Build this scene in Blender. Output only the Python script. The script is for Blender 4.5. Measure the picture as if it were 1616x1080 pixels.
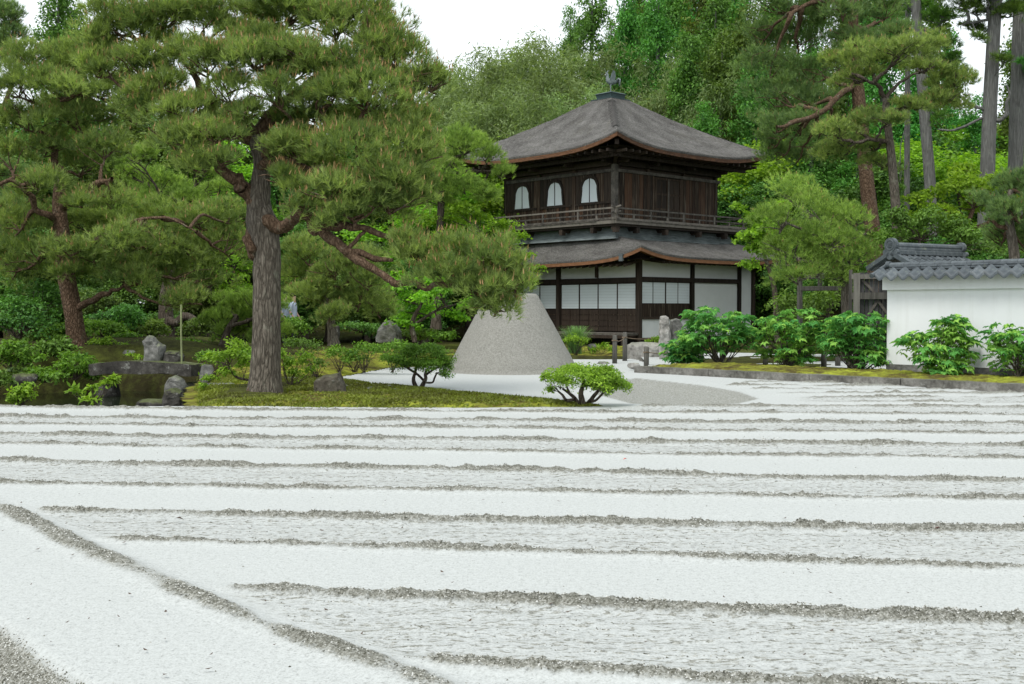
import bpy, bmesh, math, random
import numpy as np
from mathutils import Vector, Matrix
R = math.radians
for o in list(bpy.data.objects): bpy.data.objects.remove(o)
scene = bpy.context.scene
C = scene.collection

# ------------------------------------------------------------------ camera, sky, sun, exposure
F_PX, CAM_H, HORIZON, CX, CY = 1800.0, 1.3, 488.0, 808.0, 540.0
PITCH = math.atan((CY - HORIZON) / F_PX)
cam = bpy.data.cameras.new('camera'); cam_o = bpy.data.objects.new('camera', cam); C.objects.link(cam_o)
cam.sensor_width = 36; cam.lens = 36 * F_PX / 1616; cam.clip_start = .1; cam.clip_end = 2000
cam_o.location = (0, 0, CAM_H); cam_o.rotation_euler = (R(90) - PITCH, 0, 0)
scene.camera = cam_o

SUN_ELEV, SUN_AZ = 58.0, 215.0            # azimuth measured clockwise from +Y (behind the camera, a little left)
world = bpy.data.worlds.new('World'); scene.world = world; world.use_nodes = True
wn = world.node_tree; wn.nodes.clear()
sky = wn.nodes.new('ShaderNodeTexSky'); sky.sky_type = 'NISHITA'; sky.sun_disc = False
sky.sun_elevation = R(SUN_ELEV); sky.sun_rotation = R(SUN_AZ); sky.air_density = 1.0; sky.dust_density = 4.0
hs = wn.nodes.new('ShaderNodeHueSaturation'); hs.inputs['Saturation'].default_value = .22; hs.inputs['Value'].default_value = 1.0
mx = wn.nodes.new('ShaderNodeMix'); mx.data_type = 'RGBA'; mx.inputs[0].default_value = .72
mx.inputs[7].default_value = (7.9, 8.5, 8.8, 1)      # the even cloud layer over the sky
bg = wn.nodes.new('ShaderNodeBackground'); bg.inputs['Strength'].default_value = .12
wo = wn.nodes.new('ShaderNodeOutputWorld')
wn.links.new(sky.outputs[0], hs.inputs['Color']); wn.links.new(hs.outputs[0], mx.inputs[6])
wn.links.new(mx.outputs[2], bg.inputs[0]); wn.links.new(bg.outputs[0], wo.inputs[0])

sun = bpy.data.lights.new('sun', 'SUN'); sun.energy = 1.5; sun.angle = R(20); sun.color = (1, .96, .9)
sun_o = bpy.data.objects.new('sun', sun); C.objects.link(sun_o)
sun_o.rotation_euler = Vector((-math.sin(R(SUN_AZ)) * math.cos(R(SUN_ELEV)), -math.cos(R(SUN_AZ)) * math.cos(R(SUN_ELEV)), -math.sin(R(SUN_ELEV)))).to_track_quat('-Z', 'Y').to_euler()
sun_o.location = (-10, -10, 30)

scene.view_settings.view_transform = 'Standard'; scene.view_settings.look = 'None'
scene.view_settings.exposure = 0.6; scene.view_settings.gamma = 1; scene.view_settings.use_curve_mapping = False

# ------------------------------------------------------------------ pixel helpers (direction only; depth comes from the ground or the thing touched)
FW = np.array([0, math.cos(PITCH), -math.sin(PITCH)]); UP = np.array([0, math.sin(PITCH), math.cos(PITCH)]); RT = np.array([1., 0, 0])
CAMP = np.array([0, 0, CAM_H])
def ray(x, y): return FW + RT * (x - CX) / F_PX - UP * (y - CY) / F_PX
def at(x, y, Y):
    r = ray(x, y); return CAMP + r * (Y / r[1])
def gnd(x, y, z=0.):
    r = ray(x, y); return CAMP + r * ((z - CAM_H) / r[2])
rng = np.random.default_rng(7)
random.seed(7)

# ------------------------------------------------------------------ materials
def hexc(h):
    def f(v):
        v /= 255.; return v / 12.92 if v <= .04045 else ((v + .055) / 1.055) ** 2.4
    return tuple(f(int(h[i:i + 2], 16)) for i in (0, 2, 4)) + (1,)
class NT:
    def __init__(s, name):
        s.m = bpy.data.materials.new(name); s.m.use_nodes = True; s.t = s.m.node_tree; s.t.nodes.clear()
        s.out = s.n('ShaderNodeOutputMaterial')
    def n(s, typ, **kw):
        nd = s.t.nodes.new(typ)
        for k, v in kw.items():
            if k in ('operation', 'data_type', 'blend_type', 'attribute_name', 'feature', 'noise_dimensions', 'interpolation_type', 'clamp', 'distance'): setattr(nd, k, v)
            else: nd.inputs[k].default_value = v
        return nd
    def l(s, a, b): s.t.links.new(a, b)
    def coord(s, scale=(1, 1, 1), rot=(0, 0, 0), kind='Object'):
        tc = s.n('ShaderNodeTexCoord'); mp = s.n('ShaderNodeMapping'); mp.inputs['Scale'].default_value = scale; mp.inputs['Rotation'].default_value = rot
        s.l(tc.outputs[kind], mp.inputs[0]); return mp.outputs[0]
    def noise(s, vec, scale, detail=4, rough=.55, dist=0.):
        nd = s.n('ShaderNodeTexNoise', Scale=scale, Detail=detail, Roughness=rough, Distortion=dist)
        if vec is not None: s.l(vec, nd.inputs['Vector'])
        return nd.outputs['Fac']
    def ramp(s, fac, stops):
        nd = s.n('ShaderNodeValToRGB'); cr = nd.color_ramp
        while len(cr.elements) < len(stops): cr.elements.new(.5)
        for e, (p, c) in zip(cr.elements, stops):
            e.position = p; e.color = c if len(c) == 4 else tuple(c) + (1,)
        s.l(fac, nd.inputs[0]); return nd.outputs[0]
    def mix(s, fac, a, b, blend='MIX'):
        nd = s.n('ShaderNodeMix', data_type='RGBA', blend_type=blend)
        for sock, v in ((nd.inputs[0], fac), (nd.inputs[6], a), (nd.inputs[7], b)):
            if hasattr(v, 'type') and hasattr(v, 'is_output'): s.l(v, sock)
            else: sock.default_value = v
        return nd.outputs[2]
    def math(s, op, a, b=0., c=None):
        nd = s.n('ShaderNodeMath', operation=op)
        for i, v in enumerate((a, b, c)):
            if v is None: continue
            if hasattr(v, 'is_output'): s.l(v, nd.inputs[i])
            else: nd.inputs[i].default_value = v
        return nd.outputs[0]
    def attr(s, name):
        return s.n('ShaderNodeAttribute', attribute_name=name).outputs['Fac']
    def bsdf(s, color, rough=.8, bump=None, bstr=.3, bdist=.02, spec=.3, metal=0.):
        b = s.n('ShaderNodeBsdfPrincipled'); b.inputs['Roughness'].default_value = rough; b.inputs['Specular IOR Level'].default_value = spec; b.inputs['Metallic'].default_value = metal
        if hasattr(color, 'is_output'): s.l(color, b.inputs['Base Color'])
        else: b.inputs['Base Color'].default_value = color
        if bump is not None:
            bn = s.n('ShaderNodeBump', Strength=bstr, Distance=bdist); s.l(bump, bn.inputs['Height']); s.l(bn.outputs[0], b.inputs['Normal'])
        s.l(b.outputs[0], s.out.inputs[0]); return b
M = {}
def leaf_mat(key, dark, light, trans=.35, obj_var=.0):
    k = NT(key); t = k.attr('tint')
    col = k.ramp(t, [(0, dark), (.75, light), (1., tuple(min(1, c * 1.25) for c in light[:3]))])
    oi = k.n('ShaderNodeObjectInfo')
    if obj_var:
        h = k.n('ShaderNodeHueSaturation'); k.l(col, h.inputs['Color'])
        k.l(k.math('MULTIPLY_ADD', oi.outputs['Random'], obj_var * .12, .5 - obj_var * .06), h.inputs['Hue'])
        k.l(k.math('MULTIPLY_ADD', oi.outputs['Random'], obj_var, 1 - obj_var * .5), h.inputs['Value']); col = h.outputs[0]
    d = k.n('ShaderNodeBsdfPrincipled', Roughness=.55); d.inputs['Specular IOR Level'].default_value = .25; k.l(col, d.inputs['Base Color'])
    tr = k.n('ShaderNodeBsdfTranslucent'); tc = k.mix(1., col, (1.15, 1.2, .55, 1), 'MULTIPLY'); k.l(tc, tr.inputs[0])
    ms = k.n('ShaderNodeMixShader'); ms.inputs[0].default_value = trans
    k.l(d.outputs[0], ms.inputs[1]); k.l(tr.outputs[0], ms.inputs[2]); k.l(ms.outputs[0], k.out.inputs[0]); M[key] = k.m
leaf_mat('pine_needles', (.09, .155, .045), (.32, .41, .125), .48)
leaf_mat('pine_needles_fresh', (.12, .21, .045), (.33, .47, .11), .45)
leaf_mat('pine_needles_dark', (.07, .14, .055), (.235, .345, .125), .45)
leaf_mat('pine_shoots', (.26, .15, .06), (.44, .29, .14), .2)
leaf_mat('maple_leaves', (.11, .22, .02), (.28, .48, .045), .5, .3)
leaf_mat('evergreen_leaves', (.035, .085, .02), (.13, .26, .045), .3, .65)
leaf_mat('bamboo_leaves', (.10, .155, .05), (.29, .39, .16), .45, .25)
leaf_mat('cedar_leaves', (.036, .095, .02), (.15, .30, .05), .33, .75)
leaf_mat('shrub_leaves', (.06, .12, .022), (.17, .30, .05), .35, .3)
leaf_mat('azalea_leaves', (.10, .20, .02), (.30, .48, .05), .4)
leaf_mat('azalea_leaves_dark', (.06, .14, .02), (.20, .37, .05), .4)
leaf_mat('moss_tips', (.075, .075, .018), (.22, .27, .035), .3)
leaf_mat('grass_blades', (.07, .15, .05), (.22, .38, .14), .4)
def peony():
    k = NT('peony_leaves'); oi = k.n('ShaderNodeObjectInfo')
    col = k.ramp(oi.outputs['Random'], [(0, (.065, .24, .055)), (.5, (.15, .40, .085)), (1, (.32, .56, .10))])
    d = k.n('ShaderNodeBsdfPrincipled', Roughness=.7); k.l(col, d.inputs['Base Color']); d.inputs['Specular IOR Level'].default_value = .12
    tr = k.n('ShaderNodeBsdfTranslucent'); k.l(col, tr.inputs[0]); ms = k.n('ShaderNodeMixShader'); ms.inputs[0].default_value = .3
    k.l(d.outputs[0], ms.inputs[1]); k.l(tr.outputs[0], ms.inputs[2]); k.l(ms.outputs[0], k.out.inputs[0]); M['peony_leaves'] = k.m
peony()
def bark(key, c1, c2, c3, sx=9, sz=2.2):
    k = NT(key); v = k.coord((sx, sx, sz)); n1 = k.noise(v, 1.6, 8, .72, 1.2)
    dv = k.n('ShaderNodeVectorMath', operation='ADD'); nz = k.n('ShaderNodeTexNoise', Scale=1.1, Detail=3.); k.l(v, nz.inputs['Vector']); k.l(v, dv.inputs[0]); k.l(nz.outputs['Color'], dv.inputs[1])
    vo = k.n('ShaderNodeTexVoronoi', feature='DISTANCE_TO_EDGE', Scale=1.6); k.l(dv.outputs[0], vo.inputs['Vector'])
    h = k.math('ADD', k.math('MULTIPLY', k.math('MINIMUM', vo.outputs['Distance'], .25), 2.2), k.math('MULTIPLY', n1, .7))
    lich = k.ramp(k.noise(k.coord((3, 3, 2)), 1.6, 5, .7), [(.58, (0, 0, 0)), (.68, (1, 1, 1))])
    col = k.ramp(k.math('ADD', n1, k.math('MULTIPLY', k.math('MINIMUM', vo.outputs['Distance'], .2), 1.0)), [(.3, c1), (.6, c2), (.85, c3)])
    col = k.mix(k.math('MULTIPLY', lich, .35), col, (.27, .29, .22, 1))
    k.bsdf(col, .9, h, .9, .035, .15); M[key] = k.m
bark('bark_pine', (.028, .024, .018), (.105, .090, .072), (.215, .19, .155), 12, 2.6)
bark('bark_red', (.032, .020, .013), (.105, .066, .042), (.19, .13, .09), 11, 5)
bark('bark_dark', (.025, .02, .015), (.07, .055, .042), (.13, .11, .09))
bark('bark_cedar', (.05, .048, .043), (.13, .13, .122), (.22, .22, .21), 14, .8)
def wood(key, c1, c2, streak=(9, 9, .6), rough=.75, stain=0.):
    k = NT(key); v = k.coord(streak); oi = k.n('ShaderNodeObjectInfo')
    n = k.noise(v, 2.2, 6, .65, .3); fac = k.math('ADD', n, k.math('MULTIPLY_ADD', oi.outputs['Random'], .34, -.17))
    col = k.ramp(fac, [(.28, c1), (.72, c2)])
    if stain:
        s2 = k.ramp(k.noise(k.coord((16, 16, .55)), 1.3, 3, .6), [(.56, (0, 0, 0)), (.66, (1, 1, 1))])
        col = k.mix(k.math('MULTIPLY', s2, stain), col, (.24, .20, .15, 1))
    k.bsdf(col, rough, n, .3, .01, .2); M[key] = k.m
wood('wood_dark', (.012, .009, .007), (.05, .036, .027))
wood('wood_plank', (.010, .007, .005), (.052, .033, .022), stain=.45)
wood('wood_plank_red', (.016, .009, .006), (.085, .043, .024), stain=.25)
wood('wood_grey', (0.048, 0.046, 0.040), (0.152, 0.144, 0.128))
wood('wood_board', (.025, .025, .025), (.10, .10, .10))
wood('wood_rail', (0.044, 0.040, 0.036), (0.160, 0.144, 0.124), (3, 3, 3))
wood('wood_skirt', (0.056, 0.068, 0.068), (0.176, 0.204, 0.208), (1.2, 1.2, 7))
wood('wood_eave', (.045, .022, .012), (.21, .10, .048), (2.5, 2.5, 14))
def plain(key, c, rough=.8, var=.15, scale=6., bstr=.1, spec=.3):
    k = NT(key); n = k.noise(k.coord(), scale, 6, .65)
    lo = tuple(x * (1 - var) for x in c[:3]); hi = tuple(min(1, x * (1 + var)) for x in c[:3])
    k.bsdf(k.ramp(n, [(.25, lo), (.75, hi)]), rough, n, bstr, .01, spec); M[key] = k.m
plain('plaster', (.62, .64, .635), .85, .05, 3)
def wall_mat():
    k = NT('plaster_wall'); n = k.noise(k.coord(), 1.1, 6, .6); st = k.noise(k.coord((5, 5, .35)), 1.6, 5, .65)
    col = k.ramp(n, [(.3, (.66, .68, .69)), (.7, (.73, .75, .76))]); col = k.mix(k.math('MULTIPLY', k.ramp(st, [(.5, (0, 0, 0)), (.8, (1, 1, 1))]), .28), col, (.50, .51, .48, 1))
    k.bsdf(col, .85, n, .08, .01, .2); M['plaster_wall'] = k.m
wall_mat()
plain('shoji_paper', (.60, .655, .68), .8, .03, 4, .0)
plain('lattice', (.46, .50, .51), .8, .05, 5)
plain('lead', (.10, .115, .12), .6, .3, 7)
plain('bronze', (.14, .17, .17), .5, .4, 14, .3)
plain('bronze_dark', (.035, .06, .062), .55, .35, 9)
plain('rope', (.16, .12, .08), .9, .3, 40)
plain('cloth_blue', (.50, .56, .70), .9, .1, 12)
plain('cloth_dark', (.03, .03, .04), .9, .2, 12)
plain('skin', (.50, .33, .25), .6, .05, 5)
plain('hair', (.015, .012, .01), .6, .3, 30)
plain('bamboo_pole', (.22, .25, .12), .5, .25, 6)
plain('fallen_leaf', (.55, .16, .13), .7, .2, 30)
plain('fallen_leaf_brown', (.075, .05, .035), .7, .3, 30)
def thatch(key='thatch'):
    k = NT(key); tc = k.n('ShaderNodeUVMap'); mp = k.n('ShaderNodeMapping'); k.l(tc.outputs[0], mp.inputs[0]); mp.inputs['Scale'].default_value = (1, 1, 1)
    def sc(a, b):
        m2 = k.n('ShaderNodeMapping'); m2.inputs['Scale'].default_value = (a, b, 1); k.l(tc.outputs[0], m2.inputs[0]); return m2.outputs[0]
    n1 = k.noise(sc(9, 2.2), 3.0, 8, .72, .4); n2 = k.noise(sc(.5, .7), 1.4, 5, .6); n3 = k.noise(sc(2.4, 11), 2., 6, .7, .5)
    f = k.math('ADD', k.math('MULTIPLY', n1, .55), k.math('ADD', k.math('MULTIPLY', n2, .3), k.math('MULTIPLY', n3, .3)))
    col = k.ramp(f, [(.38, (.022, .021, .019)), (.52, (.082, .078, .073)), (.64, (.18, .174, .164)), (.76, (.29, .282, .268))])
    moss = k.ramp(k.noise(sc(1.2, .5), 1.3, 5, .6), [(.55, (0, 0, 0)), (.75, (1, 1, 1))])
    col = k.mix(k.math('MULTIPLY', moss, .3), col, (.14, .135, .095, 1))
    k.bsdf(col, .95, k.math('ADD', n1, n3), 1.0, .05, .1); M[key] = k.m
thatch()
plain('thatch_dark', (.05, .047, .043), .95, .6, 9, .6)
def tile_mat():
    k = NT('roof_tile'); oi = k.n('ShaderNodeObjectInfo'); n = k.noise(k.coord(), 9, 6, .7)
    col = k.ramp(k.math('ADD', n, k.math('MULTIPLY_ADD', oi.outputs['Random'], .3, -.15)), [(.25, (.034, .042, .048)), (.6, (.08, .096, .106)), (.85, (.165, .18, .188))])
    li = k.ramp(k.noise(k.coord(), 5, 6, .75), [(.6, (0, 0, 0)), (.68, (1, 1, 1))])
    col = k.mix(k.math('MULTIPLY', li, .5), col, (.30, .33, .22, 1))
    k.bsdf(col, .55, n, .25, .01, .4); M['roof_tile'] = k.m
tile_mat()
def stone_mat(key, c1, c2, c3, moss=.4, sc=2.):
    k = NT(key); v = k.coord(); n = k.noise(v, sc, 9, .68); n2 = k.noise(v, sc * 6, 6, .7)
    col = k.ramp(k.math('ADD', k.math('MULTIPLY', n, .65), k.math('MULTIPLY', n2, .35)), [(.36, c1), (.52, c2), (.66, c3)])
    w = k.ramp(k.noise(v, sc * 2.3, 7, .75), [(.58, (0, 0, 0)), (.64, (1, 1, 1))]); col = k.mix(k.math('MULTIPLY', w, .45), col, (.33, .34, .31, 1))
    if moss:
        g = k.n('ShaderNodeNewGeometry'); sx = k.n('ShaderNodeSeparateXYZ'); k.l(g.outputs['Normal'], sx.inputs[0])
        mm = k.ramp(k.math('MULTIPLY', k.math('ADD', sx.outputs[2], .1), k.noise(v, sc * 1.5, 5, .7)), [(.34, (0, 0, 0)), (.5, (1, 1, 1))])
        col = k.mix(k.math('MULTIPLY', mm, moss), col, (.10, .13, .03, 1))
    k.bsdf(col, .9, k.math('ADD', n, k.math('MULTIPLY', n2, .4)), .8, .06, .15); M[key] = k.m
stone_mat('stone_grey', (.05, .05, .047), (.15, .15, .14), (.30, .295, .28))
stone_mat('stone_dark', (.016, .015, .014), (.05, .047, .042), (.11, .105, .095), .5)
stone_mat('stone_brown', (.035, .03, .024), (.085, .075, .06), (.15, .135, .11), .25)
stone_mat('stone_pale', (.13, .125, .115), (.29, .28, .26), (.46, .45, .43), .25)
stone_mat('stone_kerb', (.06, .057, .05), (.15, .145, .13), (.27, .26, .24), .25, 3.)
def sand_mat():
    k = NT('white_sand'); tc = k.n('ShaderNodeTexCoord')
    g1 = k.noise(tc.outputs['Object'], 95, 3, .6); g2 = k.noise(tc.outputs['Object'], 33, 4, .65); g3 = k.noise(tc.outputs['Object'], .55, 4, .6)
    base = k.ramp(k.math('ADD', k.math('MULTIPLY', g1, .6), k.math('MULTIPLY', g2, .4)), [(.34, (.25, .258, .248)), (.46, (.395, .41, .40)), (.60, (.46, .478, .468))])
    base = k.mix(k.math('MULTIPLY', k.math('SUBTRACT', g3, .3), .3), base, (.34, .353, .343, 1))
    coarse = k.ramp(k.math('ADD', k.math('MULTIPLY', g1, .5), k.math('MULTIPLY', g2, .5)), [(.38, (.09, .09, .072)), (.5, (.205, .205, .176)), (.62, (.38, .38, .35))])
    # raked strips: coarse grains lie in rows along the strokes of the rake
    mp = k.n('ShaderNodeMapping'); mp.inputs['Rotation'].default_value = (0, 0, R(6.5)); mp.inputs['Scale'].default_value = (20, 46, 1); k.l(tc.outputs['Object'], mp.inputs[0])
    rk = k.noise(mp.outputs[0], 1.0, 4, .62, .4)
    mp2 = k.n('ShaderNodeMapping'); mp2.inputs['Rotation'].default_value = (0, 0, R(6.5)); mp2.inputs['Scale'].default_value = (1.2, 17, 1); k.l(tc.outputs['Object'], mp2.inputs[0])
    rk2 = k.noise(mp2.outputs[0], 1.0, 2, .5)
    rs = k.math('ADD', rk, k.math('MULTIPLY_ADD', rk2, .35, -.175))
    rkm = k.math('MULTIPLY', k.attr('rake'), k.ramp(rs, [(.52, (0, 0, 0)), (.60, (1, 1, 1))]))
    # ridges: heaps of the coarse grain; darker colour also paints shade on their faces
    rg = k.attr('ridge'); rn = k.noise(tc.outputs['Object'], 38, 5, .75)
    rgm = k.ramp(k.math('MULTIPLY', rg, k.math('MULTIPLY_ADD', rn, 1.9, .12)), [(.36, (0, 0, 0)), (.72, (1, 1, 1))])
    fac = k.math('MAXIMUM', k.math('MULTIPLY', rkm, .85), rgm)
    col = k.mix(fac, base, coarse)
    h = k.math('ADD', k.math('MULTIPLY', g1, .25), k.math('ADD', k.math('MULTIPLY', k.math('MULTIPLY', rk, k.attr('rake')), 1.1), k.math('MULTIPLY', k.math('MULTIPLY', rn, rg), 1.6)))
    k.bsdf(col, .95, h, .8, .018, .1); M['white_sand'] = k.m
    k = NT('mound_sand'); v = k.coord(); a = k.noise(v, 60, 3, .6); b = k.noise(v, 26, 3, .6); c = k.noise(v, 1.2, 4, .6)
    col = k.ramp(k.math('ADD', k.math('MULTIPLY', a, .6), k.math('MULTIPLY', b, .4)), [(.36, (.165, .162, .142)), (.5, (.245, .242, .218)), (.64, (.32, .317, .292))])
    col = k.mix(k.math('MULTIPLY', c, .25), col, (.18, .173, .156, 1))
    k.bsdf(col, .95, a, .6, .015, .1); M['mound_sand'] = k.m
sand_mat()
def grain_mat():
    k = NT('sand_grain'); col = k.ramp(k.attr('tint'), [(0, (.055, .055, .04)), (.3, (.15, .148, .118)), (.6, (.32, .32, .285)), (1, (.56, .565, .54))]); k.bsdf(col, .9, None, spec=.15); M['sand_grain'] = k.m
grain_mat()
def ground_mat():
    k = NT('moss_ground'); v = k.coord(); n1 = k.noise(v, .9, 6, .65); n2 = k.noise(v, 14, 6, .7); n3 = k.noise(v, 3.2, 5, .6, .5)
    f = k.math('ADD', k.math('MULTIPLY', n1, .5), k.math('ADD', k.math('MULTIPLY', n2, .25), k.math('MULTIPLY', n3, .35)))
    col = k.ramp(f, [(.42, (.05, .038, .02)), (.50, (.10, .085, .025)), (.56, (.17, .175, .03)), (.66, (.30, .34, .04))])
    k.bsdf(col, .95, n2, .9, .05, .05); M['moss'] = k.m
    k = NT('forest_floor'); v = k.coord(); n1 = k.noise(v, .35, 6, .65); n2 = k.noise(v, 7, 6, .7)
    col = k.ramp(k.math('ADD', k.math('MULTIPLY', n1, .6), k.math('MULTIPLY', n2, .4)), [(.42, (.03, .027, .012)), (.53, (.06, .068, .018)), (.68, (.13, .155, .026))])
    k.bsdf(col, .95, n2, .8, .08, .05); M['forest_floor'] = k.m
    k = NT('pond_water'); v = k.coord((1, 1, 1)); n = k.noise(v, 3, 2, .5)
    b = k.bsdf((.012, .018, .008, 1), .06, n, .05, .02, .6); b.inputs['IOR'].default_value = 1.33; M['water'] = k.m
ground_mat()

# ------------------------------------------------------------------ mesh helpers
def tag(o, label=None, cat=None, group=None, kind=None):
    if label: o['label'] = label
    if cat: o['category'] = cat
    if group: o['group'] = group
    if kind: o['kind'] = kind
    return o
def empty(name, loc=(0, 0, 0), rz=0, label=None, cat=None, group=None):
    o = bpy.data.objects.new(name, None); C.objects.link(o); o.location = loc; o.rotation_euler = (0, 0, rz); o.empty_display_size = .2
    return tag(o, label, cat, group)
def link(name, me, mat=None, parent=None):
    o = bpy.data.objects.new(name, me); C.objects.link(o)
    if mat is not None and not me.materials: me.materials.append(M[mat] if isinstance(mat, str) else mat)
    if parent is not None: o.parent = parent
    return o
def np_mesh(name, V, Fc, tint=None, smooth=False):
    """V (n,3); Fc (m,k) faces all of k corners"""
    V = np.ascontiguousarray(V, dtype=np.float32); Fc = np.ascontiguousarray(Fc, dtype=np.int32)
    me = bpy.data.meshes.new(name); m, kk = Fc.shape
    me.vertices.add(len(V)); me.vertices.foreach_set('co', V.ravel())
    me.loops.add(m * kk); me.loops.foreach_set('vertex_index', Fc.ravel())
    me.polygons.add(m); me.polygons.foreach_set('loop_start', np.arange(0, m * kk, kk, dtype=np.int32))
    if smooth: me.polygons.foreach_set('use_smooth', np.ones(m, dtype=bool))
    if tint is not None:
        a = me.attributes.new('tint', 'FLOAT', 'POINT'); a.data.foreach_set('value', np.ascontiguousarray(tint, dtype=np.float32))
    me.update(); me.validate() if False else None
    return me
class MB:
    def __init__(s): s.v = []; s.f = []
    def add(s, vs, fs):
        b = len(s.v); s.v += [tuple(float(c) for c in p) for p in vs]; s.f += [tuple(b + i for i in f) for f in fs]; return s
    def box(s, c, size, rot=None, taper=1., bev=0.):
        x, y, z = (d / 2 for d in size)
        if bev:
            bm = bmesh.new(); bmesh.ops.create_cube(bm, size=1); 
            for v in bm.verts: v.co = Vector((v.co.x * size[0], v.co.y * size[1], v.co.z * size[2]))
            bmesh.ops.bevel(bm, geom=bm.edges[:], offset=bev, segments=1, affect='EDGES')
            bm.verts.index_update(); vs = [v.co.copy() for v in bm.verts]; fs = [[v.index for v in f.verts] for f in bm.faces]; bm.free()
        else:
            vs = [Vector((a * (taper if d > 0 else 1), b * (taper if d > 0 else 1), d)) for a, b, d in ((-x, -y, -z), (x, -y, -z), (x, y, -z), (-x, y, -z), (-x, -y, z), (x, -y, z), (x, y, z), (-x, y, z))]
            fs = [(0, 3, 2, 1), (4, 5, 6, 7), (0, 1, 5, 4), (1, 2, 6, 5), (2, 3, 7, 6), (3, 0, 4, 7)]
        if rot is not None: vs = [rot @ v for v in vs]
        c = Vector(c); return s.add([v + c for v in vs], fs)
    def bar(s, p0, p1, w, h):
        p0 = Vector(p0); p1 = Vector(p1); d = p1 - p0; L = d.length; d.normalize()
        up = Vector((0, 0, 1)) if abs(d.z) < .95 else Vector((0, 1, 0)); side = d.cross(up).normalized(); up = side.cross(d)
        m = Matrix((d, side, up)).transposed()
        return s.box((p0 + p1) / 2, (L, w, h), m)
    def tube(s, pts, rad, n=8, cap=True):
        pts = [Vector(p) for p in pts]; rings = []
        side = None
        for i, p in enumerate(pts):
            d = (pts[min(i + 1, len(pts) - 1)] - pts[max(i - 1, 0)]).normalized()
            if side is None:
                side = d.cross(Vector((0, 0, 1)) if abs(d.z) < .9 else Vector((1, 0, 0))).normalized()
            side = (side - d * side.dot(d)).normalized(); up = d.cross(side)
            r = rad[i] if hasattr(rad, '__len__') else rad
            rings.append([p + (side * math.cos(2 * math.pi * j / n) + up * math.sin(2 * math.pi * j / n)) * r for j in range(n)])
        vs = [q for r in rings for q in r]; fs = []
        for i in range(len(pts) - 1):
            for j in range(n):
                fs.append((i * n + j, i * n + (j + 1) % n, (i + 1) * n + (j + 1) % n, (i + 1) * n + j))
        if cap: fs += [tuple(range(n))[::-1], tuple((len(pts) - 1) * n + j for j in range(n))]
        return s.add(vs, fs)
    def build(s, name, mat, parent=None, smooth=False):
        me = bpy.data.meshes.new(name); me.from_pydata(s.v, [], s.f)
        if smooth:
            for p in me.polygons: p.use_smooth = True
        me.update(); return link(name, me, mat, parent)
def vnoise(x, y, seed=0):
    """value noise in 2-D, vectorised, -1..1"""
    xi = np.floor(x).astype(np.int64); yi = np.floor(y).astype(np.int64); fx = x - xi; fy = y - yi
    fx = fx * fx * (3 - 2 * fx); fy = fy * fy * (3 - 2 * fy)
    def h(a, b):
        n = (a * 374761393 + b * 668265263 + seed * 974634777) & 0xffffffff
        n = ((n ^ (n >> 13)) * 1274126177) & 0xffffffff
        return ((n ^ (n >> 16)) & 0xffff) / 32767.5 - 1
    return (h(xi, yi) * (1 - fx) + h(xi + 1, yi) * fx) * (1 - fy) + (h(xi, yi + 1) * (1 - fx) + h(xi + 1, yi + 1) * fx) * fy
def fbm(x, y, seed=0, o=4):
    t = 0; a = 1.; s = 0
    for i in range(o): t = t + a * vnoise(x * 2 ** i, y * 2 ** i, seed + i); s += a; a *= .55
    return t / s
def smooth01(e0, e1, x):
    t = np.clip((x - e0) / (e1 - e0), 0, 1); return t * t * (3 - 2 * t)
def poly_sd(px, py, poly):
    """signed distance to polygon (negative inside)"""
    px = np.asarray(px, float); py = np.asarray(py, float); d = np.full(px.shape, 1e9); ins = np.zeros(px.shape, bool)
    n = len(poly)
    for i in range(n):
        x0, y0 = poly[i]; x1, y1 = poly[(i + 1) % n]; ex, ey = x1 - x0, y1 - y0; L = ex * ex + ey * ey
        t = np.clip(((px - x0) * ex + (py - y0) * ey) / max(L, 1e-9), 0, 1)
        d = np.minimum(d, np.hypot(px - x0 - t * ex, py - y0 - t * ey))
        c = ((y0 > py) != (y1 > py)) & (px < (x1 - x0) * (py - y0) / ((y1 - y0) if y1 != y0 else 1e-9) + x0); ins ^= c
    return np.where(ins, -d, d)
def grid_faces(nr, nc):
    i = np.arange((nr - 1) * (nc - 1)); r = i // (nc - 1); c = i % (nc - 1); a = r * nc + c
    return np.stack([a, a + 1, a + nc + 1, a + nc], 1)

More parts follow.
